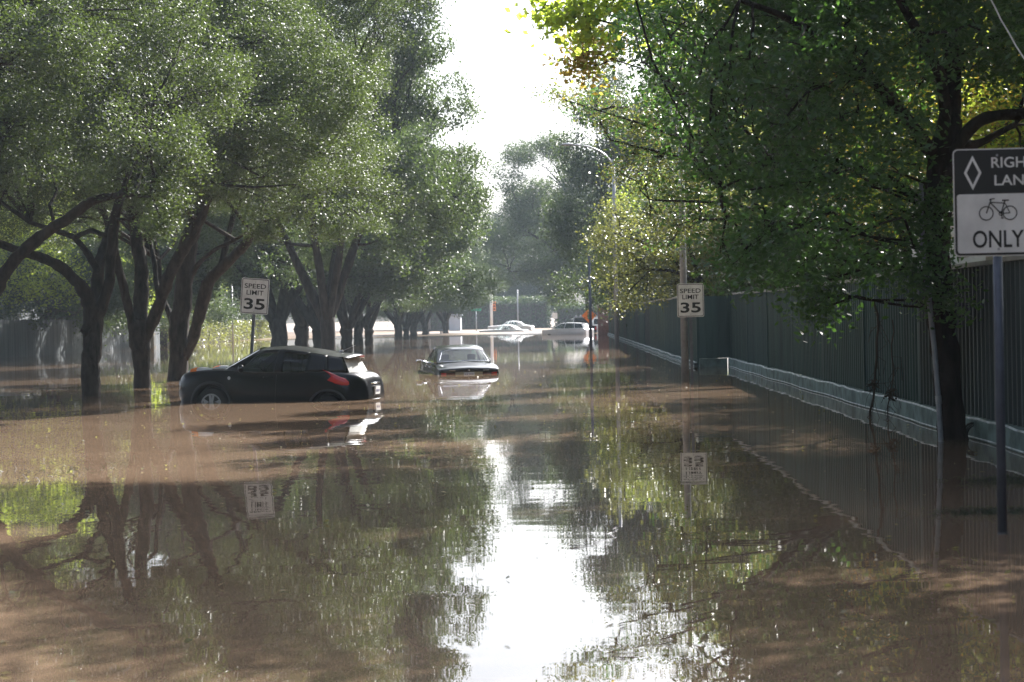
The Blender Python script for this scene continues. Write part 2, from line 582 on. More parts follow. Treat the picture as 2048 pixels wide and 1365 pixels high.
# the three front oaks and one just outside the left edge of the frame, limbs traced, crowns round them
Y1, Y2, Y3, Y0 = 46.0, 51.5, 57.0, 38.0
b1 = W(182, 794); b2 = W(283, 776); b3 = W(356, 762)
Y1, Y2, Y3 = b1.y, b2.y, b3.y
t1 = [down(limb_px(Y1, [(182, 794, 19), (181, 740, 19), (184, 690, 19), (186, 650, 20), (190, 612, 22)])),
      limb_px(Y1, [(184, 640, 17), (173, 592, 15), (150, 560, 12), (115, 530, 11), (85, 517, 10), (45, 505, 9), (0, 488, 8), (-60, 465, 6)], -1.5),
      limb_px(Y1, [(190, 625, 14), (195, 560, 12), (203, 510, 11), (215, 478, 10), (226, 440, 9), (245, 395, 7)], 1.0),
      limb_px(Y1, [(197, 628, 14), (215, 578, 11), (223, 500, 11), (228, 450, 10), (236, 410, 9), (255, 360, 8), (280, 300, 6)], -1.0),
      limb_px(Y1, [(197, 545, 7), (178, 512, 7), (160, 488, 6), (142, 472, 6), (110, 462, 5), (60, 445, 4)], 0.8),
      limb_px(Y1, [(225, 470, 6), (205, 470, 5), (185, 462, 5), (165, 468, 5), (150, 476, 5)], 0.3),
      [(*P(176, 662, Y1 - 0.1), 0.20), (*P(163, 656, Y1 - 0.15), 0.09)]]
t2 = [down(limb_px(Y2, [(283, 776, 18), (283, 720, 18), (281, 680, 22), (279, 640, 20)])),
      limb_px(Y2, [(272, 680, 11), (258, 620, 9), (247, 575, 9), (236, 530, 8), (224, 480, 7), (210, 430, 6)], -1),
      limb_px(Y2, [(280, 650, 16), (283, 580, 15), (280, 520, 14), (273, 470, 13), (265, 420, 12), (270, 360, 10), (290, 290, 7)], 1),
      limb_px(Y2, [(292, 670, 14), (318, 610, 12), (335, 560, 12), (360, 510, 12), (385, 470, 12), (402, 430, 11), (420, 380, 9), (440, 320, 7)], -2),
      limb_px(Y2, [(320, 600, 6), (312, 560, 5), (308, 520, 5), (300, 480, 4), (296, 440, 4)], 1)]
t3 = [down(limb_px(Y3, [(356, 762, 20), (357, 700, 20), (359, 650, 20), (365, 600, 19), (370, 540, 19), (380, 480, 18), (390, 440, 15), (405, 400, 12), (415, 340, 9)])),
      limb_px(Y3, [(366, 715, 12), (385, 680, 11), (402, 620, 12), (415, 570, 12), (440, 540, 11), (470, 510, 10), (490, 490, 9), (505, 470, 8), (540, 440, 6), (610, 400, 4)], -2.5),
      limb_px(Y3, [(386, 548, 5), (400, 525, 4.5), (430, 500, 4), (470, 480, 3.5), (510, 455, 3)], -2),
      limb_px(Y3, [(352, 672, 7), (337, 622, 6), (322, 585, 5), (318, 520, 4)], 1),
      limb_px(Y3, [(440, 540, 7), (455, 480, 6), (470, 420, 5)], 0.5)]
def traced(Y, pts, n=1):
    """extra clumps: photo px, py, radius px, distance offset"""
    out = []
    for x, y, r, dy in pts:
        p = P(x, y, Y + dy)
        q = r * (Y + dy) / FPX
        out.append((tuple(p), (q, q, q * 0.8)))
    return out
c1 = dome(b1.x, b1.y, 5.6, 5.0, 4.6, 11.5, 48, 1.15) + traced(Y1, [(40, 330, 90, -1), (150, 300, 90, -2), (60, 420, 40, 2), (300, 330, 90, -2), (330, 430, 30, -1), (400, 280, 90, -3)])
c2 = dome(b2.x, b2.y, 5.8, 5.3, 4.4, 12.0, 48, 1.15) + traced(Y2, [(330, 430, 35, -3.5), (310, 400, 45, -3.5), (420, 330, 80, -3), (470, 380, 60, -3), (500, 250, 90, -3)])
c3 = dome(b3.x, b3.y, 6.2, 5.4, 4.3, 12.5, 52, 1.2) + traced(Y3, [(520, 440, 50, -3), (600, 440, 45, -4), (680, 430, 50, -4), (740, 450, 45, -4), (770, 400, 45, -5), (700, 340, 70, -5), (620, 350, 70, -4), (560, 380, 60, -3), (690, 240, 80, -5), (600, 250, 90, -5), (680, 140, 80, -4), (620, 60, 90, -5), (560, 140, 90, -5), (740, 60, 70, -5), (790, 20, 60, -4), (730, 150, 60, -5), (800, -60, 90, -4), (700, -60, 90, -5), (530, 460, 30, -4), (660, 470, 28, -4), (740, 300, 40, -5)])
tree('oak_tree', 'front left oak trunk with a knob on its left side and a limb reaching left', b1, t1, c1, M['leaf_oak'], M['bark'], 6.5, 185, leaf=.062, spread=(.18, .18, .12), group=OAKS)
tree('oak_tree', 'dark oak forking low into three, between the knobbed oak and the black car', b2, t2, c2, M['leaf_oak'], M['bark'], 6.5, 185, leaf=.062, spread=(.18, .18, .12), group=OAKS)
tree('oak_tree', 'oak behind the nose of the black car, one limb swung out right', b3, t3, c3, M['leaf_oak'], M['bark'], 6.5, 185, leaf=.062, spread=(.18, .18, .12), group=OAKS)
b0 = Vector((-11.8, 38.0, 0))
t0 = [[(b0.x, 38, BED - .1, .24), (b0.x, 38, 0.6, .21), (b0.x + .05, 38, 1.5, .2)],
      [(b0.x + .05, 38, 1.2, .17)] + limb_px(38, [(-15, 590, 15), (0, 560, 14), (30, 520, 13), (62, 490, 13), (100, 460, 12), (140, 435, 11), (180, 405, 10), (240, 390, 6), (300, 392, 4)], -1.0),
      [(b0.x, 38, 1.4, .15), (b0.x - .6, 38.6, 2.8, .13), (b0.x - 1.0, 39, 4.5, .1), (b0.x - 1, 39, 6.5, .07)],
      [(b0.x, 38, 1.4, .14), (b0.x + .1, 37, 3.0, .12), (b0.x + .8, 36.4, 4.6, .09), (b0.x + 1.4, 36, 6.4, .06)]]
c0 = dome(b0.x, b0.y, 5.0, 4.9, 4.6, 10.5, 46, 1.1) + traced(38, [(330, 380, 60, -1), (320, 440, 30, -1), (250, 340, 80, -1), (100, 330, 80, 0), (360, 300, 70, -1)])
tree('oak_tree', 'oak outside the left edge whose thick dark limb slants up into the picture', b0, t0, c0, M['leaf_oak'], M['bark'], 6.5, 185, leaf=.062, spread=(.18, .18, .12), group=OAKS)

def generic_limbs(h0, spread, h1, n, r0, seed):
    rr = random.Random(seed)
    L = [[(0, 0, BED - .1, r0 * 1.2), (0.02, 0, 0.3, r0), (0, 0.02, h0, r0 * 1.05)]]
    for i in range(n):
        a = 2 * PI * (i + rr.uniform(-.3, .3)) / n
        s = spread * rr.uniform(.6, 1.1)
        L.append([(0, 0, h0 * 0.8, r0 * .62), (s * .25 * math.cos(a), s * .25 * math.sin(a), h0 + (h1 - h0) * .25, r0 * .55),
                  (s * .55 * math.cos(a), s * .55 * math.sin(a), h0 + (h1 - h0) * .6, r0 * .42), (s * math.cos(a + .2), s * math.sin(a + .2), h1 * rr.uniform(.85, 1.1), r0 * .2)])
    return L

# the oaks further along the median: two grown, the others copies
pa = tree('oak_tree', 'x', (0, 0, 0), generic_limbs(1.3, 4.2, 6.5, 5, .34, 3), dome(0, 0, 6.8, 4.0, 2.7, 14.0, 85, 1.2), M['leaf_far'], M['bark'], 5.5, 66, leaf=.125, wid=.55, group=OAKS, spread=(.22, .22, .15), twig=.3)
pb = tree('oak_tree', 'x', (0, 0, 0), generic_limbs(1.0, 3.8, 6.0, 4, .30, 8), dome(0, 0, 6.2, 3.7, 2.5, 13.0, 76, 1.2), M['leaf_far'], M['bark'], 5.5, 66, leaf=.125, wid=.55, group=OAKS, spread=(.22, .22, .15), twig=.3)
row = [(535, 705, 1.35, 'pa', 'dark oak whose forked trunk stands right of the tilted speed sign post'),
       (574, 699, 1.4, 'pb', 'thick dark oak behind the black car roof, just right of the forked oak'),
       (640, 702, 1.3, 'pb', 'oak with a thin limb leaning left, above the rear half of the black car roof'),
       (666, 705, 1.2, 'pa', 'oak trunk rising right behind the back end of the black car roof'),
       (694, 697, 1.2, 'pb', 'slim oak trunk in the shade right behind the tailgate of the black car'),
       (718, 689, .95, 'pa', 'oak trunk just left of the widest trunk of the shaded cluster'),
       (738, 687, 1.0, 'pb', 'wide oak trunk with a limb leaning right, at the right end of the shaded cluster'),
       (796, 678, 1.0, 'pa', 'oak just right of the shaded cluster with leaves hanging to the water'),
       (813, 676, .9, 'pb', 'very thin oak trunk squeezed between two thicker ones above the green saloon mirror'),
       (828, 674, 1.0, 'pa', 'stout distant oak trunk straight above the left mirror of the green saloon'),
       (850, 670, 1.0, 'pb', 'distant oak trunk beside the low dark rail'),
       (890, 667, 1.0, 'pa', 'most distant oak of the median row, above the roof of the green saloon')]
used = set()
for i, (x, y, s, k, lab) in enumerate(row):
    pr = pa if k == 'pa' else pb
    w = W(x, y)
    w.x = max(-15.0, min(-11.0, w.x))
    if x == 666:                              # this one stands nearer than the others, its foot hidden by the car
        w = Vector((-9.7, 84.0, 0)); s = (.98, .9, 1.36)
    if k not in used:
        used.add(k)
        pr.location = w; pr['label'] = lab; pr.rotation_euler[2] = i; pr.scale = (s,) * 3
    else:
        dup(pr, w, i * 1.7 + .4, s, lab)

# trees beyond the left fence, sunlit, and the far trees that close the street
BEY = 'trees beyond the left fence'
pc = tree('broadleaf_tree', 'x', (0, 0, 0), generic_limbs(2.0, 3.0, 7.0, 5, .22, 5), dome(0, 0, 5.2, 3.0, 2.4, 12.0, 62, 1.2), M['leaf_lime'], M['bark_grey'], 4.6, 62, leaf=.15, wid=.6, group=BEY, spread=(.4, .4, .3), twig=.2, second=(M['leaf_far'], .35))
pd = tree('broadleaf_tree', 'x', (0, 0, 0), generic_limbs(2.0, 3.4, 7.0, 5, .26, 6), dome(0, 0, 5.8, 2.6, 2.0, 14.0, 80, 1.3), M['leaf_far'], M['bark_grey'], 4.6, 62, leaf=.16, wid=.6, group=BEY, spread=(.42, .42, .3), twig=.2)
spots = [(pc, -30.0, 104, 1.1, 'lime green sunlit tree over the left fence at the left edge of the picture'),
         (pd, -29.7, 115.5, .95, 'grey green glinting tree bulging over the left fence beside the knobbed oak'),
         (pc, -30.2, 127, .9, 'sunlit yellow green tree seen between the trunks of the knobbed oak and the next'),
         (pd, -30.4, 138, 1.0, 'tall dark tree behind the trunks of the second and third oak'),
         (pd, -31.5, 158, 1.0, 'dark tree overhanging the hedge left of the tilted speed sign'),
         (pc, -34.0, 176, .8, 'small sunlit tree behind the hedge, below the tilted speed sign'),
         (pd, -34.0, 196, 1.2, 'hazy tree behind the hedge to the right of the tilted speed sign'),
         (pd, -32.0, 225, 1.2, 'hazy tree behind the shaded cluster of oak trunks')]
used = set()
for i, (pr, x, y, s, lab) in enumerate(spots):
    if id(pr) not in used:
        used.add(id(pr)); pr.location = (x, y, 0); pr['label'] = lab; pr.scale = (s,) * 3
    else:
        dup(pr, (x, y, 0), i * 2.1, s, lab)
for i, (x, y) in enumerate([(-24, -16), (-11, -24), (1, -30), (13, -22), (24, -12), (-34, 4)]):  # unseen trees added to cut sky fill and darken car reflections
    dup(pd, (x, y, 0), i * 1.1, 1.25, 'unseen broad dark tree added behind the viewpoint', 'unseen trees added behind the viewpoint')
for i, (x, y) in enumerate([(-17.0, 27), (-13.8, 17), (-13.5, 7)]):  # row carried on out of view, added to block sky light
    dup(pa, (x, y, 0), i * 1.1, .85, 'unseen oak added to the near end of the median row', 'unseen oaks added to the near end of the median row')
for i, (x, y) in enumerate([(13.5, 12), (13.5, 2)]):  # unseen trees added to block sky light from the right
    dup(pd, (x, y, 0), i * 1.1, .85, 'unseen tree added behind the near fence', 'unseen trees added behind the near fence')
FAR = 'hazy trees closing the far end of the street'
for i, (x, y, s, lab) in enumerate([(-30, 300, 1.5, 'hazy far tree at the left, behind the last oaks of the median'),
                                    (-20, 310, 1.4, 'hazy far tree behind the pale blue panel'),
                                    (-12.5, 318, 1.05, 'low pale tree in the bottom of the sky gap, above the street name sign'),
                                    (-5, 312, 1.35, 'hazy far tree above the two stranded pale cars'),
                                    (5, 305, 1.6, 'hazy far tree behind the big blue green tree'),
                                    (15, 300, 1.5, 'hazy far tree behind the brick pillar'),
                                    (-42, 290, 1.5, 'hazy far tree hidden deep behind the median oaks')]):
    dup(pd, (x, y, 0), i * 1.3, s, lab, FAR)

# ------------------------------------------------------------------ right hand trees
def limbs_to(base, fork, ends, r0, up=0.35):
    L = [[(base[0], base[1], BED - .1, r0 * 1.15), (base[0], base[1], .5, r0), (fork[0], fork[1], fork[2], r0 * .9)]]
    f = Vector(fork)
    for e, r in ends:
        e = Vector(e)
        m = f.lerp(e, .5); m.z += up * (e - f).length * .3
        L.append([(*f, r0 * .6), (*m, (r0 * .6 + r) / 2), (*e, r)])
    return L

# near tree with the grey conduit
bR = W(1905, 880)
YR = bR.y
tr_l = [down(limb_px(YR, [(1905, 880, 30), (1897, 780, 29), (1886, 670, 29), (1876, 560, 28), (1872, 450, 28), (1882, 340, 29), (1900, 240, 26)])),
        limb_px(YR, [(1885, 350, 18), (1930, 270, 13), (1975, 235, 12), (2060, 225, 11), (2160, 190, 9)], -1),
        limb_px(YR, [(1895, 290, 16), (1950, 290, 9), (1990, 270, 7), (2030, 250, 6)], .5),
        limb_px(YR, [(1900, 260, 22), (1905, 140, 18), (1890, 0, 15), (1860, -160, 12)], 1),
        limb_px(YR, [(1880, 330, 16), (1800, 220, 13), (1700, 120, 10), (1580, 40, 7), (1480, 0, 5)], -1.5),
        limb_px(YR, [(1872, 430, 12), (1780, 360, 9), (1660, 320, 7), (1540, 330, 5), (1440, 380, 3)], 1.5),
        limb_px(YR, [(1890, 300, 14), (1880, 150, 11), (1800, 0, 9), (1760, -140, 7)], -2)]
cR = traced(YR, [(1440, 60, 80, 1), (1560, 40, 100, 0), (1700, 40, 110, -1), (1850, 60, 110, -.5), (1990, 70, 110, -.5), (1460, 190, 85, 1.5), (1580, 180, 100, 0), (1700, 170, 110, -1), (1830, 190, 90, 1),
                 (1960, 150, 70, 1.2), (2060, 120, 90, .3), (1440, 320, 70, 1.5), (1540, 320, 90, .8), (1650, 310, 100, 0), (1760, 300, 95, -.6), (1840, 330, 50, .8), (1450, 430, 65, 1.8), (1540, 450, 80, 1),
                 (1640, 440, 80, .5), (1740, 430, 70, 0), (1800, 440, 45, -.3), (1510, 530, 45, 1.2), (1590, 540, 50, .6), (1660, 560, 50, .2), (1740, 530, 48, 0), (1620, 600, 22, .2), (1650, 615, 20, .1), (1460, 520, 32, 1.6),
                 (1800, 540, 30, -.4), (1850, 560, 26, -.5), (1860, 500, 30, -.5), (1858, 440, 34, -.5), (1880, 400, 30, -.5), (1890, 600, 14, -.4), (2050, 330, 50, 1.5),
                 (1700, -60, 120, 1), (1860, -80, 130, 0), (1560, -70, 110, 1), (2020, -60, 130, 0), (2130, 80, 110, 1), (2150, 250, 90, 1)]) + dome(bR.x + .3, bR.y + .6, 3.6, 5.6, 5.4, 10.5, 22, 1.1) + dome(bR.x - .8, bR.y + 3.5, 4.6, 7.4, 7.0, 13.0, 20, 1.1)  # last dome added high, mostly out of view, to shade the water
cR += traced(YR, [(1330, 40, 55, 4), (1370, 110, 55, 4), (1300, 110, 40, 5), (1400, 30, 60, 3), (1350, 190, 45, 4), (1420, 200, 60, 2), (1390, 270, 40, 3), (1290, 30, 40, 6), (1420, 330, 50, 2), (1270, 60, 40, 7), (1310, 170, 45, 6), (1370, 70, 60, 5), (1440, 100, 60, 3), (1360, 240, 45, 5), (1330, -40, 60, 5)] , 1)
cR += traced(YR, [(x_, y_, 62, -2.0) for x_, y_ in [(1500, 120), (1600, 90), (1720, 130), (1840, 120), (1960, 60), (1560, 250), (1680, 240), (1790, 250), (1620, 370), (1730, 370), (1500, 380), (1560, 470), (1690, 480), (1420, 250), (1400, 150), (1490, 500)]])
tree('leaning_tree', 'leaning dark tree with a grey conduit and a dense crown before the right fence', bR, tr_l, cR, M['leaf_dark'], M['bark'], 36, 46, leaf=.085, wid=.42, spread=(.2, .2, .15), k=6, twig=.25, up=.2, droop=.25, branch_r=.018)

RT = 'trees behind the right fence'
b = (8.6, 36.0, 0)
tree('broadleaf_tree', 'yellow green backlit tree behind the right fence, glimpsed through the glossy crown', b, limbs_to(b, (8.4, 36, 3.0), [((6, 35, 6.5), .05), ((10, 37, 7), .05), ((8, 34, 8), .05), ((7.2, 38, 7), .05)], .28),
     dome(8.4, 36, 4.6, 2.8, 2.6, 11, 44, 1.25), M['leaf_lime'], M['bark_grey'], 5.0, 60, leaf=.10, wid=.5, group=RT, second=(M['leaf_yellow'], .3))
b = (9.0, 27.5, 0)
tree('broadleaf_tree', 'yellowing tree behind the right fence, right of the leaning trunk', b, limbs_to(b, (9, 27.5, 2.6), [((7.5, 26, 5.5), .05), ((11, 28, 6), .05), ((8.4, 29, 6), .05)], .22),
     dome(9.2, 27.5, 3.6, 3.0, 2.6, 8.5, 26, 1.1), M['leaf_lime'], M['bark_grey'], 5.0, 60, leaf=.09, wid=.45, group=RT, second=(M['leaf_yellow'], .4))
b = (7.2, 47.0, 0)
YB = 47.0
cB = traced(YB, [(1120, 195, 24, 0), (1150, 215, 26, .3), (1190, 200, 32, .5), (1235, 215, 38, 0), (1200, 245, 30, -.5), (1260, 255, 38, .4), (1310, 240, 42, .8), (1350, 200, 40, 1), (1390, 170, 45, 1), (1270, 310, 34, 0), (1320, 320, 45, .5),
                 (1370, 290, 50, 1), (1290, 370, 32, .2), (1340, 390, 40, .5), (1390, 380, 45, 1), (1300, 430, 20, 0), (1360, 450, 28, .3), (1400, 470, 30, .6), (1330, 120, 36, 1), (1400, 90, 50, 1.5), (1450, 260, 60, 2), (1470, 400, 60, 2), (1240, 345, 18, 0), (1330, 500, 16, .3)]) + dome(7.0, 47, 4.4, 8.0, 7.6, 14.5, 13, .9)  # high dome added to shade the water on the road
tree('broadleaf_tree', 'olive green tree with long feathery boughs reaching out from the right fence', b,
     limbs_to(b, (6.6, 47, 3.2), [(P(1130, 200, 47), .012), (P(1220, 280, 47), .02), (P(1300, 400, 47), .02), (P(1350, 150, 48), .03), (P(1400, 440, 47.5), .03)], .11, .25),
     cB, M['leaf_olive'], M['bark'], 42, 52, leaf=.085, wid=.42, group=RT, spread=(.24, .24, .13), second=(M['leaf_dark'], .35), twig=.8, branch_r=.016)
b = (7.4, 41.0, 0)
cY = traced(41.0, [(1085, 18, 26, 0), (1120, 40, 28, .3), (1160, 15, 30, 0), (1210, 5, 34, .5), (1260, 20, 36, 1), (1310, 30, 40, 1), (1330, 80, 36, 1), (1180, 65, 22, 0), (1150, -50, 60, 0), (1240, -60, 70, .5), (1330, -60, 80, 1), (1400, -20, 70, 1.5), (1350, -160, 100, 1)]) + dome(7.0, 41, 4.0, 9.0, 8.6, 14.5, 12, 1.1)  # upper dome added to throw shade on the water
tree('maple_tree', 'bright green large leaved tree reaching over the road at the top edge', b,
     limbs_to(b, (7.0, 41, 4.0), [(P(1090, 10, 41), .015), (P(1220, 30, 41), .02), (P(1330, 20, 42), .03), (P(1360, -120, 42), .04)], .09, .3),
     cY, M['leaf_lime'], M['bark'], 11, 26, leaf=.16, wid=.8, group=RT, spread=(.28, .28, .18), twig=.7, branch_r=.016)
b = (7.3, 44.0, 0)
cY2 = traced(44.0, [(1165, 80, 26, 0), (1195, 95, 28, .3), (1235, 85, 22, .5), (1150, 120, 22, 0), (1190, 130, 22, .3), (1215, 65, 20, .4), (1165, 140, 15, 0)])
tree('maple_tree', 'tree with golden autumn sprays hanging against the sky at the top of the gap', b,
     limbs_to(b, (7.0, 44, 3.6), [(P(1170, 100, 44), .012), (P(1290, 60, 44), .02)], .07, .3),
     cY2, M['leaf_yellow'], M['bark'], 16, 24, leaf=.13, wid=.6, group=RT, spread=(.24, .24, .2), twig=.9, second=(M['leaf_lime'], .35), branch_r=.013)
b = (5.9, 77.0, 0)
cO = traced(77.0, [(1230, 420, 25, 0), (1260, 450, 40, 0), (1230, 500, 40, -1), (1280, 520, 50, -1), (1330, 500, 50, 0), (1230, 560, 36, -1), (1290, 580, 40, -1), (1350, 570, 50, 0), (1320, 440, 40, 1), (1380, 470, 60, 1), (1420, 540, 60, 1), (1250, 605, 18, -1.5), (1400, 400, 60, 2), (1200, 470, 16, -.5), (1460, 480, 70, 2)])
tree('broadleaf_tree', 'rounded olive tree glinting over the far fence, left of the right speed sign', b,
     limbs_to(b, (5.6, 77, 2.6), [(P(1240, 470, 77), .03), (P(1300, 540, 76), .03), (P(1350, 450, 78), .04)], .2), cO, M['leaf_olive'], M['bark'], 9, 60, leaf=.11, wid=.5, group=RT, spread=(.3, .3, .2))
b = (7.6, 19.0, 0)  # tree added to shade the right foreground water
tree('broadleaf_tree', 'dark crown entering the top right corner from a tree added for shade behind the near fence', b, limbs_to(b, (7.5, 19, 3.5), [((6, 18, 6.5), .05), ((9, 20, 7), .05), ((7, 21, 8), .05)], .24),
     dome(7.0, 19.8, 4.2, 4.2, 4.4, 11.5, 48, 1.2), M['leaf_dark'], M['bark_grey'], 5.5, 80, leaf=.09, wid=.45, group=RT)
# trees further right behind the fence (copies keep the wall of leaves closed)
for i, (pr, x, y, s, lab) in enumerate([(pd, 10.5, 62, .95, 'dark tree behind the right fence between the rounded olive tree and the feathery one'),
                                        (pd, 12.5, 114, 1.25, 'tall pale tree behind the arm of the street lamp'),
                                        (pd, 5.8, 134, (.95, .95, 1.36), 'tall thin pale tree rising behind the street lamp into the sky gap'),
                                        (pc, 7.5, 122, .9, 'light green tree behind the street lamp pole'),
                                        (pd, 13.0, 80, 1.1, 'large dim tree well behind the rounded olive tree'),
                                        (pd, 14.5, 46, 1.0, 'dark tree far behind the right fence panels'),
                                        (pd, 14.0, 33, .9, 'dark tree far behind the fence at the right edge')]):
    dup(pr, (x, y, 0), i * 1.9 + .5, s, lab, RT)
b = (3.2, 196.0, 0)
tree('oak_tree', 'large hazy blue green oak at the far end, over the stranded trucks', b, limbs_to(b, (3.0, 196, 4.0), [((-3, 194, 10), .08), ((1, 196, 14), .1), ((4, 197, 12), .08), ((-4.5, 193, 6), .05)], .4),
     dome(-.8, 195, 6.8, 5.2, 4.2, 19.5, 88, 1.35) + dome(1.5, 195, 4.0, 3.4, 3.2, 9, 16, 1.2), M['leaf_far'], M['bark'], 3.4, 56, leaf=.18, wid=.55, spread=(.42, .42, .3), twig=.2)

# ------------------------------------------------------------------ fences
def ribbed_fence(name, label, x, ya, yb, ztop, zbase, step, pitch=0.225, group=None, joggle=None):
    """painted fence along the road (faces -X) on a concrete footing"""
    root = thing(name, label, 'fence', (x, ya, 0), 0, group)
    L = yb - ya
    nb = max(1, int(round(L / step)))
    panel_mats = [M['fence'], M['fence_b'], M['fence_c']]
    for i in range(nb):
        y0, y1 = i * L / nb + .05, (i + 1) * L / nb - .05
        off = random.uniform(-.02, .02)
        mb = MB()
        n = int((y1 - y0) / pitch)
        p = (y1 - y0) / n
        prof = []
        for k in range(n):
            a = y0 + k * p
            prof += [(off, a), (off, a + p * .62), (off - .045, a + p * .68), (off - .045, a + p * .94)]
        prof.append((off, y1))
        dz = random.uniform(-.03, .03)
        G = [[(u, v, zbase + .02) for u, v in prof], [(u, v, ztop + dz) for u, v in prof]]
        mb.grid(G)
        mb.box(off + .004, off + .03, y0, y1, zbase + .02, ztop + dz)
        obj('panel', mb, random.choice(panel_mats), root)
        obj('cap_rail', MB().box(off - .075, off + .075, y0 - .04, y1 + .04, ztop + dz + .003, ztop + dz + .055), M['cap'], root)
    for i in range(nb + 1):
        y = i * L / nb
        obj('post', MB().box(-.06, .05, y - .045, y + .045, BED, ztop + .02), M['fence'], root)
    if joggle:
        jm = MB()
        for k in range(5):
            jm.box(joggle + k * -joggle / 5, joggle + (k * -joggle / 5) + .17, L + .06, L + .09, zbase + .02, ztop)
        jm.box(joggle, .05, L + .092, L + .11, zbase + .02, ztop - .02)
        obj('return_panel', jm, M['fence'], root)
        obj('return_footing', MB().box(joggle - .02, -.17, L - .05, L + .2, BED, zbase + .01), M['footing'], root)
    # footing with a rough, slightly wandering top edge
    mb = MB()
    n = int(L / .5)
    rows = []
    for k in range(n + 1):
        y = L * k / n
        w = .03 * math.sin(y * .9) + random.uniform(-.01, .01)
        t = zbase + random.uniform(-.012, .012)
        rows.append([(-.16 + w, y, BED), (-.15 + w, y, t - .012), (-.135 + w, y, t), (.12, y, t), (.13, y, BED)])
    mb.grid(rows, True)
    obj('footing', mb, M['footing'], root)
    obj('painted_lit_edge', MB().tube([(r_[2][0] + .01, r_[2][1], r_[2][2] + .004) for r_ in rows], .017, 6), M['lip'], root)  # sunlit top edge of the footing, painted as a pale strip
    obj('painted_reflection', MB().tube([(r_[1][0] - .004, r_[1][1], .022) for r_ in rows], .011, 5), M['lip'], root)  # sky reflection along the waterline, painted as a thin pale tube
    return root
ribbed_fence('ribbed_fence', 'near dark green ribbed fence with a pale cap rail, running along the right water edge', 5.22, 8, 60.0, 2.12, .24, 5.2, joggle=-.97)
ribbed_fence('ribbed_fence', 'far blue green ribbed fence set closer to the road, ending at the brick pillar', 4.25, 60.6, 165, 2.15, .12, 6.0)

# brick pillar at the end of the far fence
p = thing('brick_pillar', 'red brick pillar at the far end of the right fence', 'pillar', (4.1, 167, 0))
obj('shaft', MB().box(-.75, .75, -.5, .5, BED, 2.35), M['brick'], p)
obj('cap', MB().box(-.85, .85, -.6, .6, 2.353, 2.5), M['concrete'], p)

# weathered board fence on the left
def board_fence(ya, yb, x, h):
    root = thing('board_fence', 'weathered blue grey board fence along the left water edge', 'fence', (x, ya, 0))
    L = yb - ya
    nb = 12
    for i in range(nb):
        y0, y1 = L * i / nb, L * (i + 1) / nb - .02
        mb = MB()
        n = 24
        for k in range(n):
            a = y0 + (y1 - y0) * k / n
            t = h + random.uniform(-.03, .03)
            d = random.uniform(0, .015)
            mb.box(-.012 + d, .012 + d, a + .006, a + (y1 - y0) / n - .006, BED, t)
        mb.box(-.05, -.016, y0, y1, 1.6, 1.7)
        mb.box(-.05, -.016, y0, y1, .3, .4)
        obj('panel', mb, M['wood_fence'], root)
        obj('post', MB().box(-.15, -.052, y0 - .05, y0 + .05, BED, h - .1), M['wood_fence'], root)
    return root
board_fence(84, 146, -29.2, 2.02)

# clipped hedges
def hedge(name, label, x0, x1, y0, y1, h, n, group=None, m=None, leaf=.2):
    root = thing(name, label, 'hedge', ((x0 + x1) / 2, (y0 + y1) / 2, 0), 0, group)
    bx, by = (x0 + x1) / 2, (y0 + y1) / 2
    C = np.stack([rng.uniform(x0, x1, n) - bx, rng.uniform(y0, y1, n) - by, rng.uniform(0, 1, n) ** .8 * h * (1 + .06 * np.sin(np.arange(n)))], 1)
    V = leaf_verts(C, leaf, .6)
    o = obj('foliage', quads_mesh('foliage', V, 4), m or M['leaf_olive'], root)
    obj('stems', MB().box(x0 - bx + .5, x1 - bx - .5, y0 - by + .4, y1 - by - .4, BED, h * .8), M['bark_grey'], root)
    return root
hedge('clipped_hedge', 'pale sunlit clipped hedge past the end of the left board fence', -30.5, -28.8, 149, 206, 1.75, 26000, leaf=.16)
hedge('tall_hedge', 'long tall hazy hedge closing the far end of the street', -22, -1, 276, 280, 4.3, 30000, m=M['leaf_far'], leaf=.3)
hedge('low_hedge', 'darker lower hedge right of the tall one at the far end', -.4, 12, 272, 275, 3.2, 14000, m=M['leaf_far'], leaf=.3)

# ------------------------------------------------------------------ signs
def bolt(x, z, root, y=-.012):
    mb = MB()
    mb.tube([(x, y + .008, z), (x, y, z)], .009, 8)
    obj('bolt', mb, M['steel'], root)

def speed_sign(label, loc, rotz, tilt, zc, post_r, group):
    """zc: height of the plate centre above the water"""
    root = thing('speed_limit_sign', label, 'road sign', loc, rotz, group)
    root.rotation_euler = (0, tilt, rotz)
    w, h = .61, .762
    obj('plate', MB().prism(rrect(0, zc, w, h, .04), -.004, 0), M['sign_white'], root)
    bd = MB()
    o_, i_ = rrect(0, zc, w - .03, h - .03, .03), rrect(0, zc, w - .056, h - .056, .02)
    n = len(o_)
    bd.add([(x, -.0055, z) for x, z in o_ + i_], [(k, k + n, (k + 1) % n + n, (k + 1) % n) for k in range(n)])
    obj('border', bd, M['sign_black'], root)
    obj('lettering', text_mb('SPEED', 0, zc + .215, .47, .100, -.0058, .012), M['sign_black'], root)
    obj('lettering', text_mb('LIMIT', 0, zc + .075, .37, .100, -.0058, .012), M['sign_black'], root)
    obj('number', text_mb('35', .0, zc - .165, .46, .235, -.0058, .022), M['sign_black'], root)
    bolt(0, zc + .30, root); bolt(0, zc - .325, root)
    pm = MB()
    pm.box(-.032, .032, .003, .009, BED - .1, zc + h / 2 - .03)
    pm.box(-.032, -.028, .009, .034, BED - .1, zc + h / 2 - .03)
    pm.box(.028, .032, .009, .034, BED - .1, zc + h / 2 - .03)
    obj('post', pm, M['steel_dark'], root)
    return root
SPD = 'speed limit 35 signs'
Ys = 45.5
c = P(1381, 601, Ys)
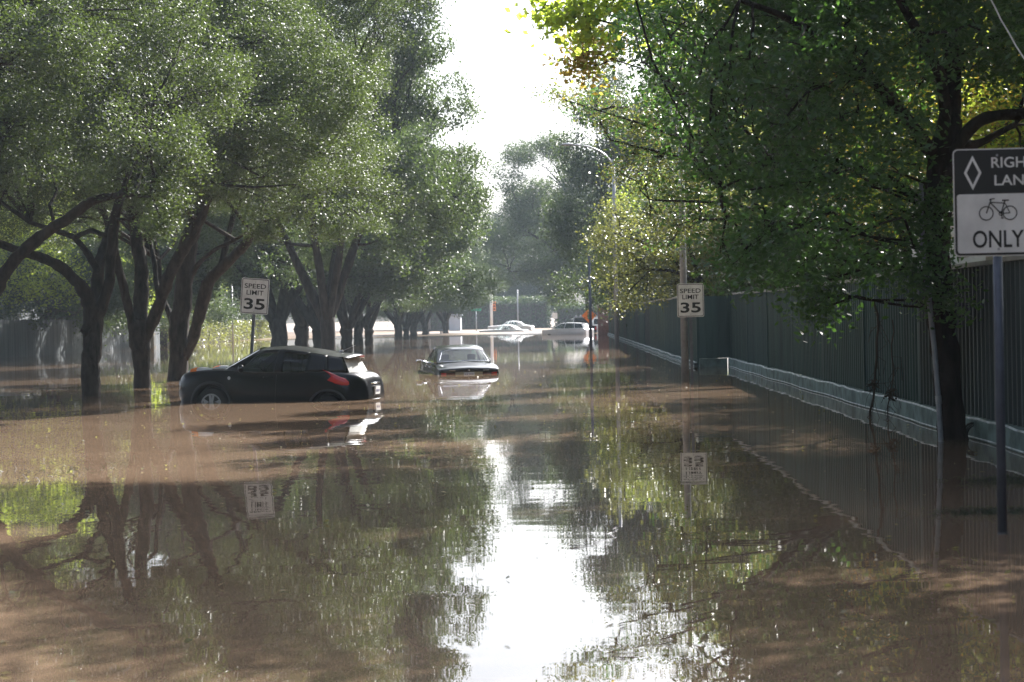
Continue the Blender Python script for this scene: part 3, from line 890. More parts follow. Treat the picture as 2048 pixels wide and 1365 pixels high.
speed_sign('upright white speed limit 35 sign beside the right lamp pole', (c.x, Ys, 0), 0, 0, c.z, .03, SPD)
c = P(510, 593, 42.5)
zc = c.z
ti = rad(4.9)
speed_sign('tilted white speed limit 35 sign behind the black car, below the oaks', (c.x - math.sin(ti) * zc, 42.5, 0), rad(-6), ti, zc / math.cos(ti), .03, SPD)

# right lane bicycle sign
def bike_sign():
    Y = 14.3
    c = P(1995, 405, Y)
    base = W(1997, 1065)
    root = thing('bicycle_lane_sign', 'black and white right lane bicycle only sign on a tall blue grey post', 'road sign', (c.x, Y, 0), rad(-2))
    w, h, zc = .62, .765, c.z
    obj('plate', MB().prism(rrect(0, zc, w, h, .035), -.004, 0), M['sign_white'], root)
    top, bot, split = zc + h / 2, zc - h / 2, zc + h / 2 - .322
    # black field, white field framed by a thin black line
    bl = MB().prism(rrect(0, zc, w - .016, h - .016, .03), -.006, -.0042)
    obj('black_field', bl, M['sign_black'], root)
    wf = MB().prism(rrect(0, (split + bot + .024) / 2, w - .048, split - bot - .024, .02), -.008, -.0062)
    obj('white_field', wf, M['sign_white'], root)
    dm = MB()
    dx, dz = -.172, top - .17
    o_ = [(dx, dz + .123), (dx - .062, dz), (dx, dz - .123), (dx + .062, dz)]
    i_ = [(dx, dz + .085), (dx - .042, dz), (dx, dz - .085), (dx + .042, dz)]
    dm.add([(x, -.0078, z) for x, z in o_ + i_], [(k, (k + 1) % 4, (k + 1) % 4 + 4, k + 4) for k in range(4)])
    obj('diamond_symbol', dm, M['sign_white'], root)
    obj('lettering', text_mb('RIGHT', .115, top - .100, .31, .076, -.0078, .012), M['sign_white'], root)
    obj('lettering', text_mb('LANE', .115, top - .226, .27, .074, -.0078, .012), M['sign_white'], root)
    obj('lettering', text_mb('ONLY', .0, bot + .122, .36, .124, -.0098, .014), M['sign_black'], root)
    bk = MB()
    y0, y1 = -.0105, -.0082
    bz = bot + .305
    def ring(cx, cz, r, t):
        n = 28
        vs, fs = [], []
        for k in range(n):
            a = 2 * PI * k / n
            for rr in (r, r - t):
                vs.append((cx + rr * math.cos(a), y0, cz + rr * math.sin(a)))
        for k in range(n):
            k2 = (k + 1) % n
            fs.append((2 * k, 2 * k2, 2 * k2 + 1, 2 * k + 1))
        bk.add(vs, fs)
    def bar(a, b, t):
        a, b = Vector((a[0], 0, a[1])), Vector((b[0], 0, b[1]))
        d = (b - a).normalized(); nn = Vector((-d.z, 0, d.x)) * t / 2
        bk.add([(v.x, y0 - .0003, v.z) for v in (a + nn, b + nn, b - nn, a - nn)], [(0, 1, 2, 3)])
    fx, rx = -.082, .084
    ring(fx, bz, .052, .008); ring(rx, bz, .052, .008); ring(.022, bz - .004, .017, .006)
    crank = (.022, bz - .004)
    head, seat = (-.055, bz + .078), (.045, bz + .075)
    bar((fx, bz), (-.046, bz + .098), .009)
    bar(head, (.05, bz + .070), .008)
    bar(head, crank, .009)
    bar(crank, (.05, bz + .088), .008)
    bar((rx, bz), (.05, bz + .070), .007)
    bar((rx, bz), crank, .007)
    bar((.03, bz + .09), (.078, bz + .09), .010)
    bar((-.052, bz + .100), (-.022, bz + .104), .008)
    bar((-.052, bz + .100), (-.058, bz + .092), .008)
    bar(crank, (.030, bz - .035), .006)
    bar((.020, bz - .036), (.040, bz - .036), .006)
    obj('bicycle_symbol', bk, M['sign_black'], root)
    bolt(0, top - .05, root, -.016); bolt(0, bot + .05, root, -.02)
    pm = MB().tube([(0, .036, BED - .1), (0.0, .036, top - .02)], .033, 16)
    obj('post', pm, M['steel_blue'], root, True)
    obj('water_collar', MB().tube([(0, .036, -.01), (0, .036, .012)], .0365, 16), M['steel_dark'], root)
M['steel_blue'] = mat('blue grey painted steel', (0.075, 0.085, 0.115), 0.5, 0.3, var=0.15, scale=7)
bike_sign()

def small_post_sign():
    # warning diamond with signal discs, far right
    Y = 150
    c = P(1178, 632, Y)
    root = thing('warning_sign', 'orange diamond warning sign showing a traffic signal, in front of the stranded truck', 'road sign', (c.x, Y, 0))
    r = .55
    obj('plate', MB().prism([(0, c.z + r), (-r, c.z), (0, c.z - r), (r, c.z)], -.01, 0), M['orange'], root)
    obj('signal_field', MB().prism(rrect(0, c.z, .2, .52, .03), -.014, -.0105), M['sign_black'], root)
    for k, mm in enumerate(('lamp_red', 'lamp_yellow', 'lamp_green')):
        obj('disc', MB().tube([(0, -.0145, c.z + .16 - .16 * k), (0, -.018, c.z + .16 - .16 * k)], .068, 16), M[mm], root)
    obj('post', MB().box(-.04, .04, .003, .06, BED - .1, c.z + .3), M['steel'], root)
small_post_sign()

# ------------------------------------------------------------------ lamp poles and posts
def lamp_pole(label, base, h, arm, r=.1, group=None, side=-1):
    root = thing('street_lamp', label, 'street lamp', base, 0, group)
    obj('pole', MB().tube([(0, 0, BED - .1), (0, 0, h * .5), (0, 0, h)], [r, r * .8, r * .6], 14), M['steel'], root, True)
    pts = [(0, 0, h - .25), (side * .25 * arm, 0, h + .35), (side * .6 * arm, 0, h + .72), (side * arm, 0, h + .85)]
    obj('arm', MB().tube(crom(pts, 5), .045, 8), M['steel'], root, True)
    hd = MB()
    hd.grid([[(side * (arm - .05 + .75 * t), .16 * math.sin(PI * min(1, .25 + t * .75)) * math.cos(a), h + .86 + .09 * math.sin(a) * math.sin(PI * min(1, .2 + t * .8))) for a in np.linspace(0, 2 * PI, 13)] for t in np.linspace(0, 1, 7)])
    obj('lamp_head', hd, M['steel'], root, True)
    return root
LP = 'street lamps along the right kerb'
w = W(1234, 690)
top = P(1222, 312, w.y)
lamp_pole('tall distant grey street lamp with a curved arm over the road', w, top.z - .2, 2.2, .13, LP)
w = W(1375, 762)
lamp_pole('thick grey lamp pole behind the right speed sign, its top lost in leaves', (w.x, w.y + .8, 0), 6.6, 2.2, .10, LP, 1)
def plain_post(name, label, cat, base, h, r, m, extra=None):
    root = thing(name, label, cat, base)
    obj('shaft', MB().tube([(0, 0, BED - .1), (0, 0, h)], [r, r * .85], 12), m, root, True)
    obj('cap', MB().tube([(0, 0, h), (0, 0, h + r * .8)], [r * 1.15, r * .5], 12), m, root)
    return root
w = W(1182, 693)
plain_post('metal_post', 'slim dark blue metal post standing in the water left of the far fence', 'post', w, P(1181, 514, w.y).z, .085, M['steel_blue'])
w = W(466, 686)
plain_post('metal_post', 'thin pale post in front of the clipped hedge, below the tilted speed sign', 'post', w, 4.6, .07, M['steel'])
w = W(922, 656)
plain_post('metal_post', 'dark thin post beside the pale blue panel at the far end', 'post', (w.x, 250, 0), 6.0, .13, M['steel_dark'])
w = W(1036, 655)
plain_post('metal_post', 'thin hazy pole behind the two stranded pale cars', 'post', (P(1036, 640, 268).x, 268, 0), 5.2, .09, M['steel'])

def signal_pole():
    Y = 240
    x = P(983, 640, Y).x
    root = thing('signal_pole', 'pale traffic signal pole with an orange housing behind the stranded pale cars', 'traffic signal', (x, Y, 0))
    obj('pole', MB().tube([(0, 0, BED), (0, 0, 4.4)], .17, 12), M['white_wall'], root, True)
    hb = MB().box(.22, .52, -.2, .15, 2.4, 3.5)
    hs = obj('signal_head', hb, M['orange'], root)
    for k in range(3):
        obj('lens', MB().tube([(.37, -.203, 2.6 + .35 * k), (.37, -.25, 2.6 + .35 * k)], .12, 10), M['sign_black'], hs)
signal_pole()
def street_name_sign():
    Y = 245
    c = P(952, 620, Y)
    root = thing('street_name_sign', 'small green street name sign on a thin pole in front of the tall far hedge', 'street sign', (c.x, Y, 0))
    obj('blade', MB().box(-.65, .65, -.02, .02, c.z - .15, c.z + .15), M['green_sign'], root)
    obj('post', MB().tube([(0, .05, BED), (0, .05, c.z + .2)], .06, 8), M['steel'], root, True)
street_name_sign()
def little_white_sign():
    Y = 235
    c = P(1110, 632, Y)
    root = thing('small_sign', 'small white sign on a post left of the stranded pale hatchback', 'road sign', (c.x, Y, 0))
    obj('plate', MB().prism(rrect(0, c.z, .55, .7, .05), -.01, 0), M['sign_white'], root)
    obj('post', MB().box(-.035, .035, .003, .06, BED, c.z + .3), M['steel'], root)
little_white_sign()
# pale panel building and tower pieces at the far end
def far_block(name, label, cat, px0, px1, ptop, Y, m, depth):
    a, b = P(px0, 640, Y), P(px1, 640, Y)
    z = P((px0 + px1) / 2, ptop, Y).z
    root = thing(name, label, cat, ((a.x + b.x) / 2, Y + depth / 2, 0))
    w = (b.x - a.x) / 2
    obj('wall', MB().box(-w, w, -depth / 2, depth / 2, BED, z), m, root)
    rf = MB()
    rf.prism([(-w - .2, z + .003), (w + .2, z + .003), (w + .2, z + .15), (0, z + .15 + .1 * w), (-w - .2, z + .15)], -depth / 2 - .2, depth / 2 + .2)
    obj('roof', rf, M['roof'] if cat != 'panel' else m, root)
    return root
far_block('site_panel', 'pale blue panel building low behind the last median oak', 'panel', 898, 921, 632, 255, M['blue_wall'], 3)
far_block('hazy_tower', 'hazy pale tower glimpsed between leaves above the stranded pale cars', 'building', 1050, 1066, 584, 330, M['blue_wall'], 5)
def far_house(label, x, y, w, d, h, rot=0):
    root = thing('white_house', label, 'house', (x, y, 0), rot)
    obj('wall', MB().box(-w, w, -d, d, BED, h), M['white_wall'], root)
    rf = MB().prism([(-w - .4, h + .003), (w + .4, h + .003), (0, h + w * .5)], -d - .4, d + .4)
    obj('roof', rf, M['roof'], root)
    for k in (-1, 1):
        wi = obj('window', MB().box(k * w * .5 - .5, k * w * .5 + .5, -d - .03, -d + .02, h - 2.0, h - .8), M['glass'], root)
        obj('frame', MB().box(k * w * .5 - .6, k * w * .5 + .6, -d - .02, -d - .003, h - 2.1, h - .7), M['sign_white'], wi)
        obj('window', MB().box(-w - .03, -w + .02, k * d * .5 - .5, k * d * .5 + .5, h - 2.0, h - .8), M['glass'], root)
far_house('white house behind the right fence, glimpsed bright beside the leaning trunk', 10.6, 41.5, 2.6, 4.0, 4.6)

# grey conduit on the leaning trunk
cp = []
for x, y in [(1882, 884), (1877, 800), (1869, 700), (1857, 590), (1846, 500), (1842, 430), (1843, 360)]:
    p = P(x, y, YR - .34); cp.append(p)
o = thing('conduit_pipe', 'pale grey conduit pipe running up the left side of the leaning trunk', 'pipe', (cp[0].x, cp[0].y, 0))
oo = Vector(o.location)
obj('tube', MB().tube([Vector((cp[0].x, cp[0].y, BED)) - oo] + [q - oo for q in cp], .033, 10), M['pipe'], o, True)
for q in (1, 3):
    a, b_ = cp[q], cp[q + 1]
    dd = (b_ - a).normalized()
    obj('coupling', MB().tube([a - dd * .05 - oo, a + dd * .05 - oo], .040, 10), M['steel'], o)
# coil of cable
mb = MB()
wc = P(1952, 872, YR + .05)
for k in range(13):
    R = random.uniform(.11, .17); tl = Matrix.Rotation(random.uniform(-.5, .5), 3, 'X') @ Matrix.Rotation(random.uniform(-.4, .4), 3, 'Z')
    pts = [tl @ Vector((R * math.cos(a), random.uniform(-.004, .004), R * math.sin(a))) for a in np.linspace(0, 2 * PI, 22)]
    mb.tube(pts, .0045, 5, False)
tag(obj('cable_coil', mb, M['wire'], loc=(wc.x, wc.y, .05)), 'tangled coil of black cable at the water beside the leaning trunk', 'cable')
# overhead white wire, top right
mb = MB()
a, b_ = P(1962, -40, 20.5), P(2075, 160, 19.5)
mb.tube(curve_pts(a, b_, -.03, 8, .003), .008, 6)
tag(obj('service_wire', mb, M['sign_white']), 'thin white service wire crossing the leaves in the top right corner', 'wire')
# dead vines with clumps hanging in front of the near fence
def vine(label, px, ytop, ybot, Y, seed, grp):
    rr = random.Random(seed)
    root = thing('dead_vine', label, 'vine', (0, 0, 0), 0, grp)
    pts = []
    for i in range(10):
        t = i / 9
        p = P(px + rr.uniform(-4, 4) + 6 * math.sin(t * 5), ytop + (ybot - ytop) * t, Y)
        pts.append(p)
    root.location = (pts[-1].x, Y, 0)
    o_ = Vector(root.location)
    mb = MB().tube([q - o_ for q in pts] + [Vector((0, 0, -.3))], .017 if seed == 1 else .009, 6)
    for k in range(16):
        q = pts[rr.randint(1, 8)] - o_
        mb.tube([q, q + Vector((rr.uniform(-.14, .14), rr.uniform(-.1, .1), rr.uniform(-.25, .05))), q + Vector((rr.uniform(-.2, .2), rr.uniform(-.1, .1), rr.uniform(-.5, -.1)))], .004, 4)
    obj('stalk', mb, M['bark_grey'], root)
    C = np.array([pts[rr.choice([6])][:] for _ in range(70)]) - np.array(o_) + rng.normal(size=(70, 3)) * .035
    obj('dried_clump', quads_mesh('dried_clump', leaf_verts(C, .07, .4), 4), M['bark_grey'], root)
vine('bare dark stalk with dried clumps standing in front of the near fence', 1749, 600, 852, 30.0, 1, 'dead vines hanging by the near fence')
vine('thin drooping vine right of the bare stalk in front of the near fence', 1781, 640, 862, 29.3, 2, 'dead vines hanging by the near fence')
# security light on the fence top
w = P(1311, 604, 86)
r_ = thing('security_light', 'small bright lamp on the top edge of the far fence', 'lamp', w)
obj('housing', MB().box(-.16, .16, -.09, .09, -.03, .05), M['alloy'], r_)
obj('bracket', MB().box(-.02, .02, -.02, .02, -.45, -.033), M['steel'], r_)
# utility box beyond the oaks at the left, low rail
w = W(329, 690)
r_ = thing('utility_box', 'small beige utility box at the water edge between the second and third oak', 'utility box', (-29.0, 140.5, 0))
obj('cabinet', MB().box(-.55, .55, -.4, .4, BED, 1.0), M['box'], r_)
obj('lid', MB().box(-.6, .6, -.45, .45, 1.003, 1.07), M['steel'], r_)
obj('door', MB().box(.553, .57, -.3, .3, .1, .85), M['steel'], r_)
a, b_ = W(833, 668), W(882, 667)
r_ = thing('low_rail', 'low dark rail barely above the water behind the last median oaks', 'rail', (P(857, 660, 210).x, 210, 0))
obj('top_rail', MB().box(-1.5, 1.5, -.1, .1, .28, .5), M['steel_dark'], r_)
for k in (-1.3, 0, 1.3):
    obj('post', MB().box(k - .08, k + .08, -.06, .06, BED, .277), M['steel_dark'], r_)

# ------------------------------------------------------------------ cars
def ring_surface(rows, sub_l=5, sub_r=4):
    """rows: list of (l, [(w,z) half section from bottom centre to top centre]); returns closed loft grid"""
    A = np.array([[(w, l, z) for w, z in sec] for l, sec in rows], float)
    B = np.array([crom(A[:, j, :], sub_l) for j in range(A.shape[1])])      # (ring, len, 3)
    B = B.transpose(1, 0, 2)
    Cc = np.array([crom(r, sub_r) for r in B])                               # (len, ring*, 3)
    left = Cc.copy(); left[:, :, 0] *= -1
    return Cc, left

def loft_mesh(rows, Lc, name='body', sub_l=5, sub_r=4):
    Cc, left = ring_surface(rows, sub_l, sub_r)
    bm = bmesh.new()
    m, n = Cc.shape[:2]
    loop = []
    for i in range(m):
        ringp = [Cc[i, j] for j in range(n)] + [left[i, j] for j in range(n - 2, 0, -1)]
        loop.append([bm.verts.new((p[0], Lc - p[1], p[2])) for p in ringp])
    k = len(loop[0])
    for i in range(m - 1):
        for j in range(k):
            j2 = (j + 1) % k
            bm.faces.new((loop[i][j], loop[i + 1][j], loop[i + 1][j2], loop[i][j2]))
    bm.faces.new(loop[0]); bm.faces.new(loop[-1][::-1])
    bmesh.ops.recalc_face_normals(bm, faces=bm.faces)
    me = bpy.data.meshes.new(name)
    bm.to_mesh(me); bm.free()
    return me

def cut(me, cutters, mats):
    """boolean difference with cylinders, evaluated into a new mesh"""
    for m_ in mats:
        me.materials.append(m_)
    o = bpy.data.objects.new('tmp', me); COL.objects.link(o)
    cs = []
    for mb in cutters:
        cm = mb.mesh('cut')
        bm = bmesh.new(); bm.from_mesh(cm); bmesh.ops.recalc_face_normals(bm, faces=bm.faces); bm.to_mesh(cm); bm.free()
        for m_ in mats:
            cm.materials.append(m_)
        cm.polygons.foreach_set('material_index', [1] * len(cm.polygons))
        c = bpy.data.objects.new('cut', cm); COL.objects.link(c); cs.append(c)
        md = o.modifiers.new('b', 'BOOLEAN'); md.object = c; md.operation = 'DIFFERENCE'; md.solver = 'EXACT'
    dg = bpy.context.evaluated_depsgraph_get(); dg.update()
    out = bpy.data.meshes.new_from_object(o.evaluated_get(dg))
    bpy.data.objects.remove(o)
    for c in cs:
        bpy.data.objects.remove(c)
    return out

def smooth_by_angle(me, ang=35):
    me.polygons.foreach_set('use_smooth', [True] * len(me.polygons))
    bm = bmesh.new(); bm.from_mesh(me)
    for e in bm.edges:
        if len(e.link_faces) == 2 and e.calc_face_angle(0) > rad(ang):
            e.smooth = False
    bm.to_mesh(me); bm.free()

def patch(A, B, C_, D, nu=8, nv=6, bulge=(0, 0, 0), inset=0.0):
    """bilinear patch A(bottom start) B(bottom end) C(top end) D(top start), bulged"""
    A, B, C_, D = map(Vector, (A, B, C_, D)); bl = Vector(bulge)
    G = []
    for i in range(nv + 1):
        v = i / nv
        row = []
        for j in range(nu + 1):
            u = j / nu
            p = (A * (1 - u) + B * u) * (1 - v) + (D * (1 - u) + C_ * u) * v
            p = p + bl * (4 * u * (1 - u)) * (1 if abs(bl.x) < 1e-6 else 0) + bl * (4 * v * (1 - v)) * (1 if abs(bl.x) > 1e-6 else 0)
            row.append(p)
        G.append(row)
    return G

def solid_patch(G, t):
    """grid with thickness t along its mean normal"""
    m, n = len(G), len(G[0])
    nn = ((Vector(G[0][-1]) - Vector(G[0][0])).cross(Vector(G[-1][0]) - Vector(G[0][0]))).normalized() * t
    mb = MB()
    top = [[Vector(p) for p in r] for r in G]
    bot = [[Vector(p) - nn for p in r] for r in G]
    mb.grid(top); mb.grid(bot, True)
    o = m * n
    idx = lambda i, j: i * n + j
    rim = [idx(0, j) for j in range(n)] + [idx(i, n - 1) for i in range(1, m)] + [idx(m - 1, j) for j in range(n - 2, -1, -1)] + [idx(i, 0) for i in range(m - 2, 0, -1)]
    for a, b in zip(rim, rim[1:] + rim[:1]):
        mb.f.append((b, a, a + o, b + o))
    return mb

def wheel(parent, x, y, z, r, wd, side, spokes=5):
    w = obj('wheel', MB().tube([(x - wd / 2, y, z), (x - wd / 2 + .02, y, z), (x + wd / 2 - .02, y, z), (x + wd / 2, y, z)], [r - .03, r, r, r - .03], 32), M['tyre'], parent, True)
    rm = MB()
    fx = x + side * (wd / 2 + .004)
    rr = r * .66
    n = 32
    vs, fs = [], []
    for k in range(n):
        a = 2 * PI * k / n
        for q in (rr, rr - .03):
            vs.append((fx, y + q * math.cos(a), z + q * math.sin(a)))
    for k in range(n):
        k2 = (k + 1) % n
        fs.append((2 * k, 2 * k2, 2 * k2 + 1, 2 * k + 1))
    rm.add(vs, fs)
    for k in range(spokes):
        for da in (-.17, .17):
            a = 2 * PI * k / spokes + PI / 2
            i0 = Vector((0, math.cos(a + da * 2.0), math.sin(a + da * 2.0))) * rr * .22
            o0 = Vector((0, math.cos(a + da), math.sin(a + da))) * (rr - .015)
            c0 = Vector((fx, y, z))
            pr = Vector((0, -(o0 - i0).normalized().z, (o0 - i0).normalized().y)) * .022
            f_ = Vector((side * .006, 0, 0))
            rm.add([c0 + i0 + pr + f_, c0 + o0 + pr * 1.3, c0 + o0 - pr * 1.3, c0 + i0 - pr + f_], [(0, 1, 2, 3)])
    rm.tube([(fx - side * .004, y, z), (fx + side * .012, y, z)], [.065, .05], 14)
    obj('rim', rm, M['alloy'], w)
    return w

def cyl_cut(y, z, r, x0, x1):
    return MB().tube([(x0, y, z), (x1, y, z)], r, 40)

# ---- black crossover
def crossover():
    L = 4.135; Lc = L / 2
    T = [(0.00, .42, .42, .50, .52, .60, .54, .70, .50, .78, .36, .80),
         (0.06, .36, .50, .46, .62, .62, .66, .78, .62, .88, .48, .90),
         (0.22, .25, .62, .42, .78, .64, .82, .84, .78, .95, .60, .965),
         (0.50, .22, .70, .42, .86, .68, .875, .92, .84, 1.00, .66, 1.015),
         (0.86, .22, .74, .42, .87, .72, .885, .97, .865, 1.04, .70, 1.05),
         (1.20, .22, .72, .40, .84, .70, .868, .99, .85, 1.06, .74, 1.08),
         (1.70, .22, .70, .38, .815, .68, .85, 1.01, .825, 1.04, .77, 1.05),
         (2.50, .22, .70, .38, .815, .68, .85, 1.06, .825, 1.09, .76, 1.10),
         (2.95, .22, .71, .40, .84, .70, .872, 1.06, .855, 1.125, .75, 1.13),
         (3.39, .24, .74, .42, .875, .72, .892, 1.03, .875, 1.16, .72, 1.17),
         (3.72, .28, .70, .44, .84, .70, .855, .98, .80, 1.14, .66, 1.17),
         (3.93, .34, .62, .46, .77, .66, .77, .93, .71, 1.10, .60, 1.135),
         (4.06, .38, .56, .47, .70, .60, .69, .82, .64, 1.00, .53, 1.05),
         (4.135, .44, .46, .50, .58, .57, .59, .66, .56, .78, .47, .82)]
    rows = []
    for t in T:
        l, zb, wb = t[0], t[1], t[2]
        z1, w1, z2, w2, z3, w3, z4, w4, z5 = t[3:]
        rows.append((l, [(0, zb), (wb, zb), (w1, z1), (w2, z2), (w3, z3), (w4, z4), (0, z5)]))
    root = thing('parked_car', 'small black crossover car with its tail sunk, before the left oaks', 'car')
    zw, rw = .345, .345
    yf, yr = Lc - .86, Lc - 3.39
    me = loft_mesh(rows, Lc, 'body', 5, 4)
    cuts = []
    for yy in (yf, yr):
        for s in (-1, 1):
            cuts.append(cyl_cut(yy, zw + .02, .40, s * .56, s * 1.2))
    me = cut(me, cuts, [M['paint_black'], M['plastic']])
    smooth_by_angle(me, 40)
    body = obj('body', me, None, root)
    # arches: dark flares
    for yy in (yf, yr):
        for s in (-1, 1):
            mb = MB()
            pts = []
            for a in np.linspace(rad(-8), rad(188), 20):
                pts.append(Vector((s * (.862 + .02 * math.sin(a)), yy + .425 * math.cos(a), zw + .02 + .425 * math.sin(a))))
            mb.tube(pts, .034, 8)
            obj('arch_trim', mb, M['plastic'], body, True)
            wheel(root, s * .755, yy, zw, rw, .21, s)
    # greenhouse: belt points and roof points along one side (l, w, z)
    base = [(1.08, .72, 1.055), (1.36, .80, 1.03), (2.15, .805, 1.06), (2.32, .805, 1.07), (2.82, .80, 1.10), (3.28, .755, 1.14), (3.70, .66, 1.155)]
    roof = [(1.74, .565, 1.455), (1.84, .60, 1.475), (2.20, .615, 1.515), (2.33, .615, 1.518), (2.86, .605, 1.49), (3.22, .585, 1.455), (3.53, .545, 1.425)]
    def pt(t, s):
        return Vector((s * t[1], Lc - t[0], t[2]))
    names = ['a_pillar', 'w', 'b_pillar', 'w', 'c_pillar', 'd_pillar']
    for s in (-1, 1):
        for i in range(6):
            A, B, C_, D = pt(base[i], s), pt(base[i + 1], s), pt(roof[i + 1], s), pt(roof[i], s)
            if s > 0:
                A, B, C_, D = B, A, D, C_
            bl = (s * .035, 0, 0)
            if names[i] == 'w':
                f = lambda P0, P1, q: P0.lerp(P1, q)
                # frame strip above the window
                G = patch(f(A, D, .86), f(B, C_, .86), C_, D, 6, 2, (s * .006, 0, 0))
                obj('window_header', solid_patch(G, .02), M['paint_black'], body, True)
                G = patch(A, B, f(B, C_, .86), f(A, D, .86), 8, 6, bl)
                obj('window', MB().grid(G), M['glass'], root, True)
                obj('window_trim', MB().tube([A + Vector((s * .008, 0, 0)), B + Vector((s * .008, 0, 0))], .010, 6), M['plastic'], root)
            else:
                obj('pillar', solid_patch(patch(A, B, C_, D, 6, 6, bl), .03), M['paint_black'], body, True)
    # roof
    G = []
    for i in range(len(roof)):
        r0 = roof[i]
        G.append([Vector((x * r0[1], Lc - r0[0], r0[2] + .062 * (1 - x * x))) for x in np.linspace(-1, 1, 13)])
    Gs = np.array([[v[:] for v in r] for r in G])
    Gs = np.array([crom(Gs[:, j], 4) for j in range(13)]).transpose(1, 0, 2)
    rfm = MB().grid([[Vector(p) for p in r] for r in Gs])
    rf = obj('roof', rfm, M['paint_black'], root, True)
    # windscreen
    def arcpatch(b0, r0, fwd, crown):
        rows_ = []
        for v in np.linspace(0, 1, 7):
            l = b0[0] * (1 - v) + r0[0] * v; w_ = b0[1] * (1 - v) + r0[1] * v; z = b0[2] * (1 - v) + r0[2] * v
            rows_.append([Vector((x * w_, Lc - l + fwd * (1 - x * x) * (1 - .5 * v), z + crown * v * (1 - x * x))) for x in np.linspace(-1, 1, 13)])
        return rows_
    obj('windscreen', MB().grid(arcpatch(base[0], roof[0], .22, .062)), M['glass'], root, True)
    # tailgate glass and spoiler
    obj('rear_window', MB().grid(arcpatch((3.735, .62, 1.12), (3.545, .53, 1.43), -.12, .055), True), M['glass_glare'], root, True)
    sp = []
    for l, w_, z, c in ((3.46, .55, 1.44, .062), (3.56, .555, 1.435, .06), (3.66, .52, 1.425, .05), (3.665, .52, 1.395, .05), (3.56, .53, 1.40, .05)):
        sp.append([Vector((x * w_, Lc - l - .10 * (1 - x * x) * (1 if l > 3.5 else 0), z + c * (1 - x * x))) for x in np.linspace(-1, 1, 13)])
    spo = obj('spoiler', MB().grid(sp), M['paint_black'], root, True)
    obj('brake_light', MB().box(-.12, .12, Lc - 3.79, Lc - 3.765, 1.445, 1.465), M['red_lens'], spo)
    # tail lamps: boomerangs lying on the rear quarters
    for s in (-1, 1):
        def surf(l, z):
            w_ = np.interp(l, [3.1, 3.39, 3.72, 3.93, 4.06], [.868, .878, .825, .72, .62])
            w_ -= max(0, z - 1.0) * .28
            return Vector((s * (w_ + .018), Lc - l, z))
        up = [(3.22, 1.185), (3.36, 1.15), (3.50, 1.10), (3.62, 1.06), (3.72, 1.03), (3.78, .98), (3.79, .93)]
        lo = [(3.22, 1.18), (3.32, 1.13), (3.42, 1.065), (3.34, .985), (3.50, .93), (3.64, .905), (3.76, .905)]
        G = [[surf(*a).lerp(surf(*b_), v) + Vector((s * .018 * math.sin(PI * v), 0, 0)) for v in np.linspace(0, 1, 6)] for a, b_ in zip(up, lo)]
        obj('tail_lamp', solid_patch(G, -.02 * s), M['red_lens'], root, True)
        # front lamp pods on top of the wings
        pod = []
        for t in np.linspace(0, 1, 8):
            l = .22 + .52 * t; q = .072 * math.sin(PI * (.12 + .83 * t))
            pod.append([Vector((s * (.60 + q * 1.25 * math.cos(a)), Lc - l, .95 + .09 * t + q * math.sin(a))) for a in np.linspace(0, 2 * PI, 12)])
        hl = obj('headlight', MB().grid(pod), M['clear_lens'], root, True)
        obj('indicator', MB().grid([[p + Vector((s * .012, .01, .006)) for p in r] for r in pod[1:4]]), M['amber'], hl, True)
        rl = MB().tube([(s * .62, Lc - .085, .68), (s * .64, Lc - .05, .68)], .10, 18)
        obj('round_lamp', rl, M['clear_lens'], root, True)
        # mirror
        mm = MB()
        for_ = [[Vector((s * (.90 + .10 * u), Lc - 1.50 - .07 * math.cos(a) * math.sin(PI * (.15 + .8 * u)), 1.10 + .085 * math.sin(a) * math.sin(PI * (.2 + .75 * u)))) for a in np.linspace(0, 2 * PI, 12)] for u in np.linspace(0, 1, 7)]
        mm.grid(for_); mm.tube([(s * .80, Lc - 1.47, 1.05), (s * .93, Lc - 1.5, 1.08)], .025, 8)
        obj('mirror', mm, M['paint_black'], root, True)
        obj('door_handle', MB().tube([(s * .845, Lc - 1.95, .96), (s * .872, Lc - 2.0, .965), (s * .872, Lc - 2.12, .965), (s * .845, Lc - 2.16, .965)], .013, 8), M['paint_black'], root, True)
        obj('side_marker', MB().tube([(s * .868, Lc - 1.22, .90), (s * .884, Lc - 1.22, .90)], [.035, .02], 12), M['clear_lens'], root)
        # door shut lines
        for (l0, z0), (l1, z1) in (((1.30, .42), (1.30, .98)), ((2.23, .42), (2.235, 1.03)), ((2.98, .80), (2.86, 1.08))):
            obj('shut_line', MB().tube([(s * .828, Lc - l0, z0), (s * .853, Lc - (l0 + l1) / 2, .68), (s * .838, Lc - l1, z1)], .004, 4), M['plastic'], body)
    # rear: plate recess, plate, chrome bar, bumper lip, wiper
    pr = obj('plate_recess', MB().prism(rrect(0, .80, .50, .20, .03), -Lc - .012, -Lc + .10), M['plastic'], root)
    pl = obj('licence_plate', MB().prism(rrect(0, .81, .305, .150, .012), -Lc - .022, -Lc - .0125), M['plate'], root)
    obj('plate_characters', MB().box(-.11, -.06, -Lc - .0245, -Lc - .0225, .78, .83).box(-.04, .01, -Lc - .0245, -Lc - .0225, .78, .83).box(.04, .10, -Lc - .0245, -Lc - .0225, .78, .83), M['plate_ink'], pl)
    obj('tailgate_bar', MB().tube([(-.3, -Lc + .05, .945), (0, -Lc + .025, .95), (.3, -Lc + .05, .945)], .018, 8), M['chrome'], root, True)
    lip = []
    for x in np.linspace(-1, 1, 17):
        lip.append(Vector((x * .70, -Lc - .02 + .22 * abs(x) ** 2.5, .62 - .02 * abs(x))))
    obj('bumper_lip', MB().tube(lip, .04, 8), M['paint_black'], root, True)
    obj('wiper', MB().tube([(0, -Lc + .345, 1.15), (-.22, -Lc + .375, 1.20)], .012, 6), M['plastic'], root)
